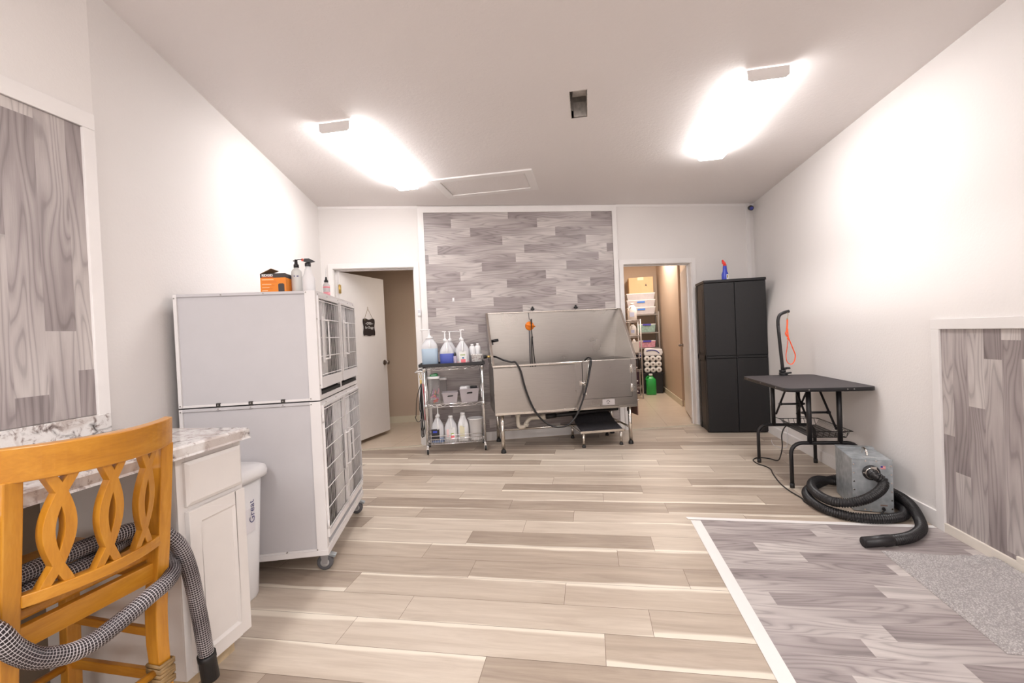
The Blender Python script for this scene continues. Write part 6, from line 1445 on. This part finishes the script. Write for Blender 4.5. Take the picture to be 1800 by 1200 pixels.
mb = MB(); mb.box(0.82, 0.906, 8.56, 8.70, 0.0, 0.699); single('stacked_dark_case', mb, plain('dark_purple_fabric', srgb(60, 40, 56), 0.8), 'dark narrow case standing left of the black tote', 'case', (0.885, 8.63, 0), bevel=0.006)

t = thing('green_jug', 'bright green plastic jug with a white cap on the tile floor', 'jug', (1.075, 8.45, 0))
mb = MB(); prof = [(0.070, 0), (0.088, 0.008), (0.088, 0.255), (0.080, 0.285), (0.050, 0.315), (0.036, 0.325), (0.033, 0.352), (1e-4, 0.352)]
mb.lathe((1.075, 8.45, 0), prof, 36, 1.0, 0.75, power=4); part('jug_body', mb, plain('bright_green_plastic', srgb(44, 168, 76), 0.3, var=0.05), t)
mb = MB(); mb.tube(spline([(1.03, 8.43, 0.345), (0.995, 8.43, 0.31), (0.992, 8.43, 0.27)], 5), 0.012, 10); part('grip', mb, plain('bright_green_grip', srgb(44, 168, 76), 0.3), t)
mb = MB(); mb.lathe((1.075, 8.45, 0), [(0.034, 0.345), (0.034, 0.375), (0.030, 0.380), (1e-4, 0.38)], 20); part('cap', mb, M_WPLAST, t)

t = thing('side_wire_rack', 'white wire shelf rack along the storage wall, bottles on its shelves', 'shelf', (0.70, 8.1, 0))
for (x, y) in ((0.875, 7.95), (0.875, 8.35), (0.50, 7.95), (0.50, 8.35)):
    mb = MB(); mb.cyl((x, y, 0), (x, y, 1.378), 0.012, 12); part('post', mb, M_WIRE, t)
for z in (1.362, 1.095, 0.80, 0.50, 0.20):
    mb = MB()
    for y in (7.95, 8.35): mb.tube([(0.50, y, z), (0.875, y, z)], 0.006, 6); mb.tube([(0.50, y, z-0.025), (0.875, y, z-0.025)], 0.004, 6)
    for x in (0.50, 0.875): mb.tube([(x, 7.95, z), (x, 8.35, z)], 0.006, 6)
    for i in range(15): x = 0.515+0.345*i/14; mb.tube([(x, 7.95, z), (x, 8.35, z)], 0.002, 5)
    part('wire_shelf', mb, M_WIRE, t)
def rackbottle(x, y, z, r, h, label, body, cap, name='laundry_bottle'):
    t = thing(name, label, 'bottle', (x, y, z))
    mb = MB(); mb.lathe((x, y, z), [(r*0.92, 0), (r, 0.006), (r, h*0.55), (r*0.85, h*0.72), (r*0.45, h*0.86), (r*0.33, h*0.88), (r*0.33, h*0.95), (1e-4, h*0.95)], 26, 1, 0.8); part('bottle_body', mb, body, t)
    mb = MB(); mb.lathe((x, y, z), [(r*0.38, h*0.93), (r*0.38, h), (1e-4, h)], 16); part('cap', mb, cap, t)
    mb = MB(); mb.tube(spline([(x-r*0.2, y-r*0.7, z+h*0.80), (x-r*0.75, y-r*0.78, z+h*0.68), (x-r*0.8, y-r*0.8, z+h*0.52)], 4), r*0.13, 8); part('handle', mb, body, t)
    mb = MB(); mb.box(x-r*0.6, x+r*0.35, y-r*0.815, y-r*0.79, z+h*0.2, z+h*0.45); part('label', mb, MLB, t)
MLB = plain('lavender_label', srgb(190, 200, 232), 0.5)
rackbottle(0.755, 8.05, 1.368, 0.080, 0.30, 'tall white detergent bottle on the top shelf of the side rack', M_WPLAST, M_WPLAST)
rackbottle(0.755, 8.05, 1.101, 0.060, 0.215, 'pale jug on the second shelf of the side rack', M_HDPE, M_BLACKP)
t = thing('pump_tub', 'white square tub with a knob lid on the third shelf of the side rack', 'tub', (0.78, 8.03, 0.806))
mb = MB(); mb.box(0.715, 0.845, 7.97, 8.10, 0.806, 0.99); part('tub_body', mb, plain('off_white_tub', (0.70, 0.68, 0.66), 0.4), t, 0.008); mb = MB(); mb.lathe((0.765, 8.03, 0.99), [(0.03, 0), (0.03, 0.02), (0.014, 0.028), (0.014, 0.05), (1e-4, 0.05)], 16); part('knob_lid', mb, M_WPLAST, t)
mb = MB(); mb.lathe((0.80, 8.04, 0.506), [(0.05, 0), (0.055, 0.01), (0.055, 0.16), (0.03, 0.2), (0.02, 0.26), (1e-4, 0.26)], 20); single('dark_spray_can', mb, M_BLACKP, 'dark bottle on the lower shelf of the side rack', 'bottle', (0.80, 8.04, 0.506))
